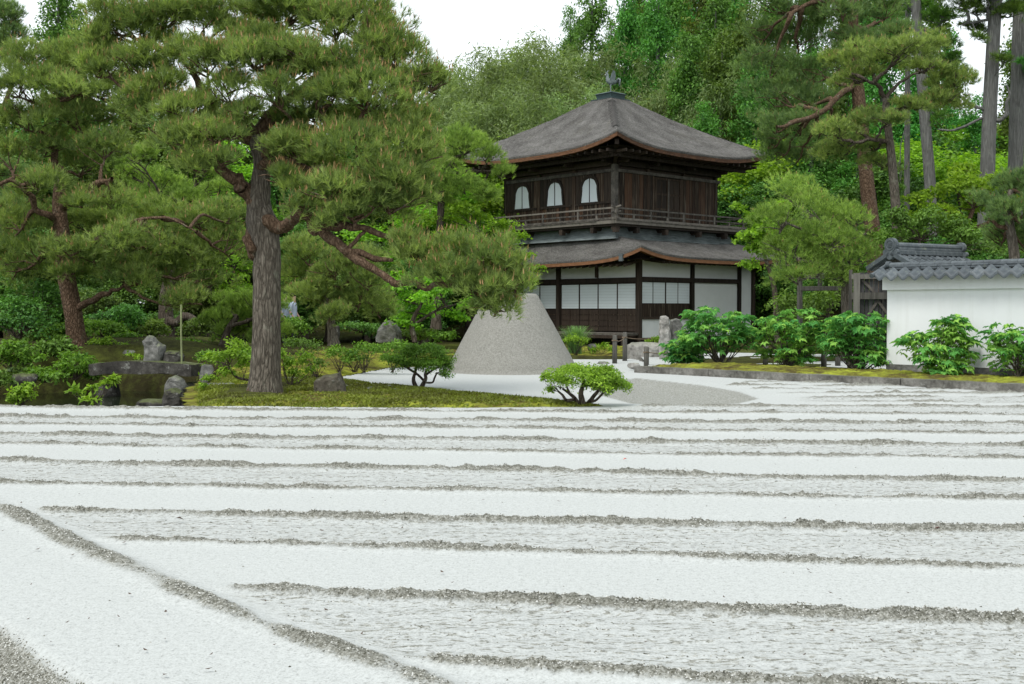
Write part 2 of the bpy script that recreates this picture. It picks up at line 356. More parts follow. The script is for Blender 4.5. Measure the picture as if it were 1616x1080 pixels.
# ================================================================== THE SETTING
KD = np.array([math.sin(R(42.25)), -math.cos(R(42.25))])       # direction of kerb and boundary wall (towards the viewer, right)
KERB0 = np.array([2.54, 23.38])
POND = [(-40, 15.3), (-5.2, 15.3), (-4.75, 16.4), (-5.3, 17.8), (-5.9, 19.2), (-5.6, 21.2), (-6.4, 23.2), (-8.5, 24.0), (-10.5, 22.4), (-13.5, 21.5), (-40, 21)]
SAND = [(-40, 15.0), (-2.6, 15.0), (-3.25, 21.4), (-2.7, 25.0), (0.6, 29.2), (3.2, 29.8), (3.4, 25.0), (2.9, 23.6)] + [tuple(KERB0 + KD * 30)] + [(22, 1.5), (-40, 1.5)]
def ground_z(x, y):
    x = np.asarray(x, float); y = np.asarray(y, float)
    z = -.16 + .05 * fbm(x * .8, y * .8, 3)
    pd = poly_sd(x, y, POND)
    sd = poly_sd(x, y, SAND)
    out = smooth01(0.0, .8, sd)
    z = z + out * .20                                        # garden level just about the sand level
    right = smooth01(0, .4, (x - KERB0[0]) * -KD[1] + (y - KERB0[1]) * KD[0])
    left_bank = smooth01(-5, -8, x) * smooth01(20.5, 26, y) * smooth01(35, 29, y)
    z = z + left_bank * .55 + .12 * out * fbm(x * .35, y * .35, 11)
    z = np.where(pd < 1.2, np.minimum(z, -1.1 + smooth01(-.5, .75, pd) * (z + 1.1)), z)
    hill = smooth01(52, 120, y) * 12 * smooth01(-12, 2, x) * smooth01(30, 8, x) + smooth01(46, 60, y) * 1.2
    return z + hill
def build_ground():
    xs = np.concatenate([-np.geomspace(300, 26, 24), np.linspace(-25, 25, 150), np.geomspace(26, 300, 24)])
    ys = np.concatenate([np.linspace(-60, 1, 10), np.linspace(2, 50, 170), np.geomspace(51, 420, 40)])
    X, Y = np.meshgrid(xs, ys); Z = ground_z(X, Y)
    me = np_mesh('ground', np.stack([X.ravel(), Y.ravel(), Z.ravel()], 1), grid_faces(len(ys), len(xs)), None, True)
    tag(link('ground', me, 'forest_floor'), kind='structure')
build_ground()
def build_water():
    mb = MB().add([(-45, 14.6, -.42), (-3.5, 14.6, -.42), (-3.5, 26, -.42), (-45, 26, -.42)], [(0, 1, 2, 3)])
    tag(mb.build('pond_water', 'water'), kind='structure')
build_water()

# ---- raked sand terrace
RIDGES = [  # a, slope, xmin      (line y = a + slope * x)
    (4.09, -.15, -9), (5.064, -.158, -9), (6.04, -.138, -9), (6.985, -.119, -9), (8.05, -.116, -9), (9.085, -.140, -9),
    (10.276, -.125, -99), (11.23, -.100, -99), (12.2, -.092, -99), (13.2, -.075, -99), (14.25, -.072, -99),
    (15.15, -.02, 1.3), (15.8, 0., 3.8), (16.6, .0, 3.9), (17.5, -.02, 3.7), (18.5, -.05, 3.3), (19.6, -.10, 2.9), (21.0, -.22, 2.4)]
DIAG = ([-9., -3.31, -1.92, -1.07, -.37, .6], [13.9, 7.38, 5.68, 4.71, 3.99, 3.0])   # x -> y of the diagonal border ridge
def diag_x(Y): return np.interp(Y, DIAG[1][::-1], DIAG[0][::-1])
DISH = [tuple(gnd(*p)[:2]) for p in ((930, 606), (960, 599), (1010, 596), (1110, 607), (1170, 617), (1205, 629), (1170, 637), (1080, 640), (990, 637), (935, 622))]
def sand_grid():
    rows = [2.2]
    while rows[-1] < 15.2: rows.append(rows[-1] * 1.0058)
    while rows[-1] < 30: rows.append(rows[-1] * 1.011)
    ys = np.array(rows); nc = 540; ss = np.linspace(-.66, .66, nc)
    Y = np.repeat(ys[:, None], nc, 1); X = Y * ss[None, :]
    return X, Y, len(ys), nc
def sand_fields(X, Y):
    Z = .004 * fbm(X * 1.1, Y * 1.1, 5) + .0025 * fbm(X * 9, Y * 9, 8)
    ridge = np.zeros_like(X); rake = np.zeros_like(X)
    dx = X - diag_x(Y); on = smooth01(.10, .32, dx)
    wob = .05 * vnoise(X * .9, Y * .25, 21) + .022 * vnoise(X * 4, Y * .5, 22)
    lines = []
    for i, (a, s, xm) in enumerate(RIDGES):
        yl = a + s * X + wob * (.8 + .04 * a) + .06 * vnoise(X * .35, 0 * X + i * 7.3, 40 + i); lines.append(yl)
        d = (Y - yl); sig = .072 + .022 * vnoise(X * 1.6, X * 0 + i * 3.1, 50 + i) + .012 * vnoise(X * 6., X * 0 + i * 9.1, 51 + i)
        sig = sig * (1 + .045 * np.clip(Y - 6, 0, 12))
        lump = .95 + .30 * vnoise(X * 2.2 + i * 13, Y * .3, 30 + i) + .25 * vnoise(X * 8, Y * 5, 61 + i)
        act = smooth01(xm, xm + .8, X) * (on if i < 7 else 1)
        ridge = np.maximum(ridge, np.exp(-(d / sig) ** 2) * np.clip(lump, .66, 1.3) * act)
    for i in range(0, 14, 2):
        lo, hi = lines[i], lines[i + 1]; xm = max(RIDGES[i][2], RIDGES[i + 1][2])
        b = smooth01(0, .05, Y - lo) * smooth01(0, .05, hi - Y) * smooth01(xm, xm + .5, X) * (on if i < 7 else 1)
        rake = np.maximum(rake, b)
    ld = .13 * np.abs(vnoise(Y * 1.2, X * .3, 77)) * 0 + .03 * vnoise(X * 2.5, Y * 2.5, 70)
    dd = (dx + ld) * .66
    dm = np.exp(-(dd / .075) ** 2) * np.clip(.8 + .35 * vnoise(X * 2.3, Y * 2.3, 71) + .2 * vnoise(X * 9, Y * 9, 72), .2, 1.3) * smooth01(9.5, 7.5, Y)
    ridge = np.maximum(ridge, dm)
    sd0 = poly_sd(X, Y, DISH); off_ = smooth01(.05, .35, sd0); ridge = ridge * off_; rake = rake * off_
    grain = vnoise(X * 20, Y * 20, 80) * .35 + vnoise(X * 45, Y * 45, 81) * .4 + vnoise(X * 90, Y * 90, 82) * .45
    Z = Z + ridge * (.034 + .0016 * np.clip(Y - 6, 0, 12)) * (1 + .45 * grain) - rake * .012 + rake * .008 * vnoise(X * 7, Y * 22, 90)
    # terrace flank at the near left
    ex = -1.44 - (Y - 3.95) * .88 + .05 * vnoise(X * 1.5, Y * 1.5, 91)
    fl = np.clip((ex - X) * .75, 0, 3) * smooth01(6.5, 5.2, Y)
    Z = Z - np.minimum(fl * .62, .6) + smooth01(.03, .15, fl) * .012 * grain
    ridge = np.maximum(ridge, smooth01(-.02, .10, fl) * .95)  # shade of the sloping flank painted in with the dark ridge colour
    # shallow dish beside the mound
    sdd = poly_sd(X, Y, DISH); dish = smooth01(.04, -.10, sdd)
    Z = Z - .09 * smooth01(.1, -.9, sdd)
    # terrace edge over the pond
    Z = Z + .02 * smooth01(14.2, 14.9, Y) * smooth01(-2.0, -3.2, X)
    ridge = np.maximum(ridge, dish * .60)  # dish darkened: shade of its slope put into the sand colour
    return Z, ridge, rake, fl, dish
def build_sand():
    X, Y, nr, nc = sand_grid(); Z, ridge, rake, fl, dish = sand_fields(X, Y)
    keep = poly_sd(X, Y, SAND) < .02
    Fc = grid_faces(nr, nc); kv = keep.ravel(); Fc = Fc[kv[Fc].all(1)]
    used = np.unique(Fc); remap = np.full(len(kv), -1); remap[used] = np.arange(len(used))
    V = np.stack([X.ravel(), Y.ravel(), Z.ravel()], 1)[used]; Fc = remap[Fc]
    me = np_mesh('raked_sand', V, Fc, None, True)
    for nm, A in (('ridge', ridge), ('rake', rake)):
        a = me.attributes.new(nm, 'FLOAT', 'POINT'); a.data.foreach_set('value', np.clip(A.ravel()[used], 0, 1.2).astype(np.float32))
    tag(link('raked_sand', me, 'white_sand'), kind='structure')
build_sand()
def sand_grains():
    # loose coarse grains heaped on the ridges and dropped along the strokes of the rake
    rg = np.random.default_rng(55); n = 520000; Y = np.exp(rg.uniform(math.log(3.4), math.log(14.5), n)); X = Y * rg.uniform(-.5, .5, n)
    Z, ridge, rake, fl, dish = sand_fields(X, Y)
    row = np.sin((Y + .12 * X) * 2 * math.pi / .085 + 1.5 * vnoise(X * .7, Y, 5)); cl = vnoise(X * 6, Y * 22, 15) + .5 * vnoise(X * 17, Y * 40, 16)
    p = np.clip(ridge - .38, 0, 1) ** .8 * (.55 + .5 * vnoise(X * 7, Y * 7, 17)) + rake * np.clip(row * .5 + cl * .8 - .35, 0, 1) * .30 + (fl > .02) * .5 + .0015
    k = np.where(rg.random(n) < p * (.5 + .9 * (ridge > .45)))[0][:52000]; X, Y, Z, rd = X[k], Y[k], Z[k], ridge[k]; N = len(k)
    r = rg.uniform(.0026, .0062, N) * (.7 + .08 * Y) ; a = rg.uniform(0, 6.28, N); V = np.empty((N, 4, 3)); c = np.stack([X, Y, Z - r * .1], 1)
    for j in range(3): V[:, j] = c + np.stack([np.cos(a + j * 2.094) * r * rg.uniform(.7, 1.3, N), np.sin(a + j * 2.094) * r * rg.uniform(.7, 1.3, N), rg.uniform(-.3, .3, N) * r], 1)
    V[:, 3] = c + np.stack([rg.normal(0, .3, N) * r, rg.normal(0, .3, N) * r, r * rg.uniform(.5, 1.1, N)], 1)
    b = np.arange(N)[:, None] * 4; Fc = np.concatenate([b + np.array([[0, 1, 3]]), b + np.array([[1, 2, 3]]), b + np.array([[2, 0, 3]])])
    me = np_mesh('coarse_grains', V.reshape(-1, 3), Fc, np.repeat(np.clip(rg.beta(.9, 1.0, N), 0, 1), 4)); tag(link('coarse_grains', me, 'sand_grain'), 'coarse grey sand grains heaped along the raked ridges', 'sand', kind='stuff'); print('grains', N)
sand_grains()

def build_terrace_edge():
    # grey flank of the sand terrace above the pond
    xs = np.linspace(-14, -2.4, 160); V = []; 
    for x in xs:
        w = .03 * float(vnoise(np.array([x * 2.]), np.array([1.]), 5)[0])
        V += [(x, 15.0 + w, .005), (x, 15.35 + w, -.55)]
    Fc = np.array([[2 * i, 2 * i + 2, 2 * i + 3, 2 * i + 1] for i in range(len(xs) - 1)])
    tag(link('terrace_flank', np_mesh('terrace_flank', np.array(V), Fc, None, True), 'mound_sand'), kind='structure')
build_terrace_edge()

def moss_patch(name, poly, h, edge, seed, res=.035, zoff=0.):
    P = np.array(poly); x0, y0 = P.min(0) - .1; x1, y1 = P.max(0) + .1
    xs = np.arange(x0, x1, res); ys = np.arange(y0, y1, res); X, Y = np.meshgrid(xs, ys)
    sd = poly_sd(X, Y, poly) + .10 * fbm(X * 1.3, Y * 1.3, seed) + .03 * vnoise(X * 8, Y * 8, seed + 5)
    k = smooth01(.0, -edge, sd)
    Z = zoff - .02 + k * (.03 + h * (.55 + .45 * fbm(X * .8, Y * .8, seed + 9))) + k * .022 * vnoise(X * 7, Y * 7, seed + 2) + k * .016 * vnoise(X * 17, Y * 17, seed + 3)
    Fc = grid_faces(len(ys), len(xs)); kv = (sd < .03).ravel(); Fc = Fc[kv[Fc].all(1)]
    used = np.unique(Fc); remap = np.full(len(kv), -1); remap[used] = np.arange(len(used))
    me = np_mesh(name, np.stack([X.ravel(), Y.ravel(), Z.ravel()], 1)[used], remap[Fc], None, True)
    return tag(link(name, me, 'moss'), kind='structure')
def moss_tufts(name, poly, n, seed, h, zoff):
    rg = np.random.default_rng(seed); P = np.array(poly); x = rg.uniform(P[:, 0].min(), P[:, 0].max(), n * 4); y = rg.uniform(P[:, 1].min(), P[:, 1].max(), n * 4)
    sd = poly_sd(x, y, poly) + .10 * fbm(x * 1.3, y * 1.3, seed); cl = fbm(x * 2.2, y * 2.2, seed + 4) + rg.normal(0, .25, len(x)); k = np.where((sd < -.06) & (cl > -.1))[0][:n]; x, y = x[k], y[k]; e = smooth01(0, -.5, sd[k])
    z = zoff + e * (.03 + h * .5); N = len(x); a = rg.uniform(0, 6.28, N); L = rg.uniform(.015, .04, N); w = rg.uniform(.012, .03, N); V = np.empty((N, 3, 3)); c = np.stack([x, y, z], 1)
    s_ = np.stack([np.cos(a), np.sin(a), np.zeros(N)], 1) * w[:, None]; V[:, 0] = c - s_; V[:, 1] = c + s_; V[:, 2] = c + np.stack([rg.normal(0, .02, N), rg.normal(0, .02, N), L], 1)
    tag(link(name, np_mesh(name, V.reshape(-1, 3), np.arange(N * 3).reshape(-1, 3), np.repeat(np.clip(.4 + .5 * fbm(x * 1.5, y * 1.5, seed + 8) + rg.normal(0, .15, N), 0, 1), 3)), 'moss_tips'), 'short fuzzy moss tips covering the island bank', 'moss', kind='stuff')
G = lambda x, y, z=0.: tuple(gnd(x, y, z)[:2])
# the moss island in front of the mound, with the pine and the azaleas on it
moss_patch('moss_bank', [G(300, 646), G(420, 645.5), G(560, 645), G(700, 645.5), G(820, 645), G(905, 644), G(975, 642.5), G(965, 638), G(900, 635), G(830, 627), G(735, 619), G(665, 611), G(600, 606), G(560, 601), G(560, 597), G(500, 588), G(400, 586), G(330, 592), G(300, 610), G(290, 630)], .05, .5, 3)
moss_tufts('moss_tufts', [G(305, 645), G(420, 645), G(560, 644.5), G(700, 645), G(820, 644.5), G(905, 643.5), G(960, 642), G(900, 635), G(830, 628), G(735, 620), G(665, 612), G(600, 607), G(560, 600), G(500, 590), G(400, 588), G(335, 594), G(305, 612)], 26000, 3, .05, 0.)
moss_patch('moss_bank', [(-3.3, 21.5), (-2.75, 25.0), (.4, 28.9), (1.6, 31.5), (-1, 34), (-8, 34), (-8.5, 28), (-6.2, 23.6), (-5.3, 20.8), (-4.2, 20.4)], .12, .7, 23, .085, .02)
moss_patch('moss_bank', [(1.2, 30.6), (3.4, 30.3), (4.6, 31.5), (7.5, 36), (2.5, 38), (.6, 34)], .1, .5, 43, .085, .02)
n_ = np.array([-KD[1], KD[0]])
def kpt(t, o): p = KERB0 + KD * t + n_ * o; return (float(p[0]), float(p[1]))
moss_patch('moss_strip', [kpt(.1, .2), kpt(12, .2), kpt(12, 1.9), kpt(6, 1.9), kpt(.2, 2.4)], .05, .15, 63, .05, .12)
# white gravel path beyond the posts
def path():
    pl = [(3.0, 25), (3.4, 30), (6, 33), (12, 30), (16, 22), (13.5, 19.6), (10, 21.5), (6.2, 25.4), (4.2, 26.4)]
    P = np.array(pl); tag(MB().add([(x, y, .045) for x, y in pl], [tuple(range(len(pl)))]).build('gravel_path', 'white_sand'), kind='structure')
path()
def hill_range():
    pass

# ================================================================== SAND MOUND, KERB, STONES
def build_mound():
    prof = [(1.42, -.02), (1.37, .03), (1.29, .2), (.95, .83), (.62, 1.44), (.545, 1.575), (.50, 1.615), (.25, 1.622), (0, 1.624)]
    pts = []
    for (r0, z0), (r1, z1) in zip(prof[:-1], prof[1:]):
        m = max(1, int(math.hypot(r1 - r0, z1 - z0) / .06))
        pts += [(r0 + (r1 - r0) * i / m, z0 + (z1 - z0) * i / m) for i in range(m)]
    n = 120; a = np.linspace(0, 2 * math.pi, n, endpoint=False); V = []
    for r, z in pts:
        w = 1 + .007 * vnoise(a * 6, np.full(n, z * 5), 4)
        V.append(np.stack([r * w * np.cos(a), r * w * np.sin(a), np.full(n, z) + .006 * vnoise(a * 9, np.full(n, z * 8), 9)], 1))
    V = np.concatenate(V + [np.array([[0, 0, 1.624]])]); rows = len(pts); Fc = []
    for i in range(rows - 1):
        for j in range(n): Fc.append((i * n + j, i * n + (j + 1) % n, (i + 1) * n + (j + 1) % n, (i + 1) * n + j))
    me = bpy.data.meshes.new('sand_mound'); me.from_pydata([tuple(v) for v in V], [], Fc + [((rows - 1) * n + j, (rows - 1) * n + (j + 1) % n, len(V) - 1) for j in range(n)])
    for p in me.polygons: p.use_smooth = True
    o = link('sand_mound', me, 'mound_sand'); o.location = (0.0, 23.85, 0)
    tag(o, 'tall truncated cone of grey packed sand standing on white sand', 'sand mound')
build_mound()

def rock_mesh(name, seed, size, sub=4, rough=.22, flat=.0, facets=7):
    bm = bmesh.new(); bmesh.ops.create_icosphere(bm, subdivisions=sub, radius=1.0); rr = np.random.default_rng(seed)
    pl = [(Vector(rr.normal(size=3)).normalized(), .62 + .3 * rr.random()) for _ in range(facets)] + [(Vector((0, 0, 1)), .75 - flat)]
    co = np.array([v.co[:] for v in bm.verts])
    for nn, dd in pl:
        nn = np.array(nn[:]); pr = co @ nn; ov = np.maximum(pr - dd, 0); co = co - ov[:, None] * nn[None, :] * .92
    r = 1 + rough * .5 * fbm(co[:, 0] * 1.7 + co[:, 2] * 1.1 + seed, co[:, 1] * 1.7 - co[:, 2] * .9, seed) + rough * .18 * vnoise(co[:, 0] * 7 + co[:, 2] * 5, co[:, 1] * 7 + co[:, 2] * 6, seed + 1)
    co = co * r[:, None] * np.array(size)[None, :] / 2
    for v, c in zip(bm.verts, co): v.co = c
    me = bpy.data.meshes.new(name); bm.to_mesh(me); bm.free()
    for p in me.polygons: p.use_smooth = True
    return me
def outline_rock(pts, Y, thick, mat, label, seed, group=None, name='garden_stone', cat='stone'):
    """a rock with the given side outline (pixels at distance Y), its own thickness, chipped faces"""
    P = np.array([at(x, y, Y) for x, y in pts])[:, [0, 2]]; c = P.mean(0); rg = np.random.default_rng(seed); bm = bmesh.new(); rings = []
    for y, sc in ((-.5, .62), (-.42, .86), (-.15, 1.), (.2, .98), (.5, .7)):
        jit = rg.normal(0, .03, P.shape) * np.ptp(P, axis=0); rings.append([bm.verts.new(((p[0] - c[0]) * sc, y * thick + rg.normal(0, .03) * thick, (p[1] - c[1]) * (sc if y > -.3 or p[1] > c[1] else 1) )) for p in P + jit * (0 if sc > .95 else 1)])
    n = len(P)
    for a, b in zip(rings[:-1], rings[1:]):
        for i in range(n): bm.faces.new((a[i], a[(i + 1) % n], b[(i + 1) % n], b[i]))
    bm.faces.new(rings[0]); bm.faces.new(rings[-1][::-1]); bmesh.ops.recalc_face_normals(bm, faces=bm.faces[:])
    bmesh.ops.triangulate(bm, faces=bm.faces[:]); bmesh.ops.subdivide_edges(bm, edges=bm.edges[:], cuts=3, use_grid_fill=True); bmesh.ops.smooth_vert(bm, verts=bm.verts[:], factor=.35, use_axis_x=True, use_axis_y=True, use_axis_z=True)
    co = np.array([v.co[:] for v in bm.verts]); S = np.ptp(P, axis=0).max(); q = co / S
    k = .035 * S * (fbm(q[:, 0] * 5 + q[:, 1] * 4, q[:, 2] * 4 - q[:, 1] * 3, seed) + .5 * vnoise(q[:, 0] * 16 + q[:, 1] * 12, q[:, 2] * 16, seed + 1))
    bm.normal_update()
    for v, kk in zip(bm.verts, k): v.co += v.normal * float(kk)
    me = bpy.data.meshes.new(name); bm.to_mesh(me); bm.free(); o = link(name, me, mat); o.location = (c[0], Y, c[1])
    return tag(o, label, cat, group)
def rock(px, py, w, h, Y, mat, label, seed, depth=None, z=None, rot=0., flat=0., name='garden_stone', cat='stone', group=None, rough=.22):
    """px, py: centre of the stone's foot; w, h in metres"""
    g = at(px, py, Y); z = g[2] if z is None else z; d = depth or w * .8
    o = link(name, rock_mesh(name, seed, (w * 1.12, d, h * 1.3), 4, rough, flat), mat); o.location = (g[0], Y + d * .3, z + h * .40); o.rotation_euler = (0, 0, rot)
    return tag(o, label, cat, group)
outline_rock([(497, 626), (497, 604), (503, 596), (520, 591), (537, 587), (542, 600), (548, 624), (530, 630), (510, 630)], 17.25, .40, 'stone_brown', 'squat angular dark brown boulder on moss beside the big pine trunk', 12)
outline_rock([(592, 540), (596, 522), (604, 510), (615, 506), (626, 512), (633, 524), (636, 540)], 29, .55, 'stone_grey', 'rounded grey boulder beyond the low hedge near the sand cone', 5)
outline_rock([(226, 582), (229, 556), (228, 536), (234, 529), (244, 532), (252, 541), (260, 546), (261, 562), (258, 582)], 22.5, .38, 'stone_grey', 'upright weathered grey stone at the head of the slab bridge', 8)
outline_rock([(259, 582), (260, 556), (268, 553), (284, 554), (290, 562), (291, 582)], 22.45, .36, 'stone_dark', 'dark block stone beside the upright stone at the bridge', 17)
outline_rock([(260, 622), (262, 606), (268, 596), (278, 592), (289, 598), (294, 610), (293, 622)], 19.3, .36, 'stone_grey', 'round pond-edge stone resting on top of a darker stone', 21)
outline_rock([(258, 646), (258, 628), (263, 616), (275, 612), (288, 618), (296, 632), (297, 648)], 18.4, .42, 'stone_dark', 'dark rounded stone at the waterline below another stone', 23)
outline_rock([(305, 645), (312, 632), (322, 622), (340, 622), (355, 626), (366, 632), (362, 640), (340, 646)], 17.2, .42, 'stone_grey', 'long low grey stone half sunk in moss by the pond', 29)
outline_rock([(988, 572), (988, 546), (996, 541), (1012, 541), (1042, 542), (1044, 556), (1043, 570), (1010, 570)], 30.0, .5, 'stone_pale', 'pale blocky stone slab lying before the pavilion', 45)
outline_rock([(1040, 574), (1041, 540), (1041, 508), (1042, 499), (1050, 498), (1055, 501), (1057, 520), (1056, 550), (1058, 574)], 28.6, .30, 'stone_pale', 'tall pale standing stone with a flat squared top', 47)
outline_rock([(1056, 572), (1058, 540), (1058, 506), (1066, 502), (1073, 504), (1077, 516), (1080, 540), (1082, 572)], 28.9, .34, 'stone_grey', 'tall grooved grey stone beside the pale standing stone', 49)
rock(345, 617, .62, .17, 18.9, 'stone_grey', 'flat grey stone in moss behind the low shore stone', 31, .5, flat=.3)
rock(325, 604, .24, .34, 19.6, 'stone_grey', 'thin upright stone among shrub leaves at the pond shore', 33)
rock(315, 646, .3, .2, 17.5, 'stone_dark', 'small dark stone wedged between the shore stones', 37)
rock(235, 645, .55, .16, 18.3, 'stone_dark', 'low dark stone lying at the water surface', 39, .5)
rock(812, 619, .30, .075, 20.3, 'stone_dark', 'small flat dark stone lying on white sand before the cone', 41, .25, flat=.3)
rock(952, 580, .30, .15, 27.0, 'stone_grey', 'small grey stone on white sand near the rope posts', 43, .22)
rock(1001, 581, .26, .12, 24.2, 'stone_pale', 'small pale stone at the end of the kerb', 51, .2)
rock(35, 610, .5, .26, 21.5, 'stone_dark', 'mossy stone under a shrub on the far pond bank', 53)
rock(150, 556, .26, .22, 25.0, 'stone_grey', 'small grey stone under a bright round shrub', 55)
rock(205, 563, .3, .16, 24.5, 'stone_grey', 'small flat stone on the moss behind the bridge', 57)
rock(935, 553, .24, .2, 31.5, 'stone_grey', 'small grey post stone beside the fern', 59)
rock(455, 601, .26, .08, 20.4, 'stone_grey', 'small flat stone behind the pine on the moss edge', 61, flat=.3)
rock(528, 535, .34, .42, 33, 'stone_dark', 'dark upright stone beyond the clipped azaleas', 63)
for i, (px, py) in enumerate(((570, 623), (585, 615), (612, 612), (545, 612), (622, 618))):
    rock(px, py, .12, .05, 17.9 - (py - 615) * .12, 'stone_grey', 'pebble-sized stone scattered on bare moss between boulder and azalea', 70 + i, .1, name='pebble', cat='pebble', group='pebbles on the moss island')

def build_bridge():
    a = at(158, 577, 22.6); b = at(316, 581, 22.0); d = Vector((b[0] - a[0], b[1] - a[1], 0)); L = d.length
    e = empty('stone_bridge', ((a[0] + b[0]) / 2, (a[1] + b[1]) / 2, 0), math.atan2(d.y, d.x), 'dark stone slab bridge crossing the pond', 'bridge')
    bm = bmesh.new(); bmesh.ops.create_grid(bm, x_segments=40, y_segments=10, size=.5)
    bmesh.ops.translate(bm, verts=bm.verts, vec=(0, 0, .5)); ext = bmesh.ops.extrude_face_region(bm, geom=bm.faces[:])
    bmesh.ops.translate(bm, verts=[v for v in ext['geom'] if isinstance(v, bmesh.types.BMVert)], vec=(0, 0, -1))
    for v in bm.verts:
        x, y, z = v.co; w = float(vnoise(np.array([x * 9.]), np.array([y * 5. + z * 3]), 3)[0])
        v.co = (x * L, y * .7 + .03 * w, .12 + z * .22 + .02 * w + .05 * (1 - 4 * x * x))
    bmesh.ops.recalc_face_normals(bm, faces=bm.faces[:])
    me = bpy.data.meshes.new('slab'); bm.to_mesh(me); bm.free(); o = link('slab', me, 'stone_dark', e)
    for s in (-1, 1):
        p = link('pier', rock_mesh('pier', 90 + s, (.5, .6, .8), 3), 'stone_dark', e); p.location = (s * L * .43, 0, -.42)
build_bridge()

def build_kerb():
    e = empty('stone_kerb', (*KERB0, 0), math.atan2(KD[1], KD[0]), 'long grey stone kerb between raked sand and moss strip', 'kerb')
    t = 0.
    rr = random.Random(4)
    for i in range(9):
        L = (1.9, 2.25, 1.75, 2.1)[i % 4]
        bm = bmesh.new(); bmesh.ops.create_grid(bm, x_segments=24, y_segments=3, size=.5); ext = bmesh.ops.extrude_face_region(bm, geom=bm.faces[:])
        bmesh.ops.translate(bm, verts=[v for v in ext['geom'] if isinstance(v, bmesh.types.BMVert)], vec=(0, 0, -1))
        for v in bm.verts:
            x, y, z = v.co; w = float(vnoise(np.array([x * 11. + i * 5]), np.array([y * 3. + z * 2]), 8)[0])
            v.co = (x * (L - .014), y * .20 + .010 * w, .14 + z * .24 + .010 * w)
        bmesh.ops.recalc_face_normals(bm, faces=bm.faces[:])
        me = bpy.data.meshes.new('kerb_stone'); bm.to_mesh(me); bm.free()
        o = link('kerb_stone', me, 'stone_kerb', e); o.location = (t + L / 2, .05 + rr.uniform(-.01, .01), rr.uniform(-.006, .006)); t += L
build_kerb()

# ================================================================== PAVILION
YAW = R(42.25)
PAV = empty('pavilion', (3.613, 40.25, 0), YAW, 'two-storey dark timber pavilion with bark roofs, arched windows and bronze bird finial', 'pavilion')
def part(mb, name, mat, parent=None, smooth=False): return mb.build(name, mat, parent or PAV, smooth)
W2 = 5.7
# --- ground storey: u 0..6.58 (right face on v=-1.13), v -1.13..7.07 (left face on u=0)
V0, V1, U1 = -1.13, 7.07, 6.58
def lbox(u0, u1, v0, v1, z0, z1): return MB().box(((u0 + u1) / 2, (v0 + v1) / 2, (z0 + z1) / 2), (u1 - u0, v1 - v0, z1 - z0))
core = part(lbox(.10, U1 - .1, V0 + .10, V1, .3, 3.0), 'inner_wall', 'wood_dark')
part(lbox(.3, U1 - .3, V0 + .3, V1 - .3, -.1, .3), 'foundation', 'stone_dark')
for v in (V0, 2.79, 4.9, V1):                                     # posts of the left face
    part(lbox(-.075, .095, v - .085, v + .085, -.05, 3.25), 'post', 'wood_dark')
for v in (.85,):
    part(lbox(-.05, .08, v - .06, v + .06, 2.42, 3.15), 'strut', 'wood_dark')
for u in (2.9, 5.7, U1):
    part(lbox(u - .075, u + .075, V0 - .07, V0 + .09, -.05, 3.2), 'post', 'wood_dark')
part(lbox(-.062, .09, V0 + .086, V1 - .086, 2.22, 2.40), 'lintel', 'wood_dark')
part(lbox(.096, 5.64, V0 - .06, V0 + .088, 2.26, 2.42), 'lintel', 'wood_dark')
# left face panels
for a, b in ((V0 + .09, .79), (.91, 2.70), (2.88, 4.81), (4.99, V1 - .09)):
    part(lbox(.02, .09, a, b, 2.405, 3.12), 'plaster_panel', 'plaster')
sh = np.linspace(V0 + .10, 2.69, 5)
for a, b in list(zip(sh[:-1], sh[1:])) + [(2.89, 3.85), (3.85, 4.8), (5.0, 6.0), (6.0, 6.97)]:
    i0 = .0 if int(a * 10) % 2 else .012
    pan = part(lbox(.03 + i0, .06 + i0, a + .022, b - .022, 1.32, 2.205), 'shoji_screen', 'shoji_paper')
    fr = MB()
    for z in (1.30, 2.195): fr.box((.045 + i0, (a + b) / 2, z + .005), (.044, b - a - .004, .03))
    for v in (a + .014, b - .014): fr.box((.045 + i0, v, 1.755), (.04, .028, .88))
    part(fr, 'frame', 'wood_dark', pan); la = MB()
    for z in np.linspace(1.40, 2.12, 8): la.box((.029 + i0, (a + b) / 2, z), (.006, b - a - .06, .010))
    part(la, 'lattice', 'lattice', pan)
    lower = part(lbox(.035 + i0, .07 + i0, a + .01, b - .01, .52, 1.285), 'board_panel', 'wood_dark')
    br = MB()
    for z in (.70, .9, 1.1): br.box((.03 + i0, (a + b) / 2, z), (.014, b - a - .03, .025))
    br.box((.03 + i0, (a + b) / 2, .905), (.016, .03, .74)); part(br, 'batten', 'wood_plank', lower)
# veranda along the left face
ver = part(lbox(-.78, -.0, V0 - .05, V1, .40, .455), 'veranda_deck', 'wood_rail')
for k in range(9):
    part(lbox(-.78 + k * .087 + .003, -.78 + (k + 1) * .087 - .003, V0 - .08, V1 + .02, .458, .478), 'board', 'wood_rail', ver)
part(lbox(-.80, -.72, V0 - .1, V1, .29, .395), 'veranda_beam', 'wood_dark')
for v in np.arange(V0 + .05, V1, 1.95): part(lbox(-.78, -.70, v - .05, v + .05, -.1, .29), 'veranda_post', 'wood_dark')
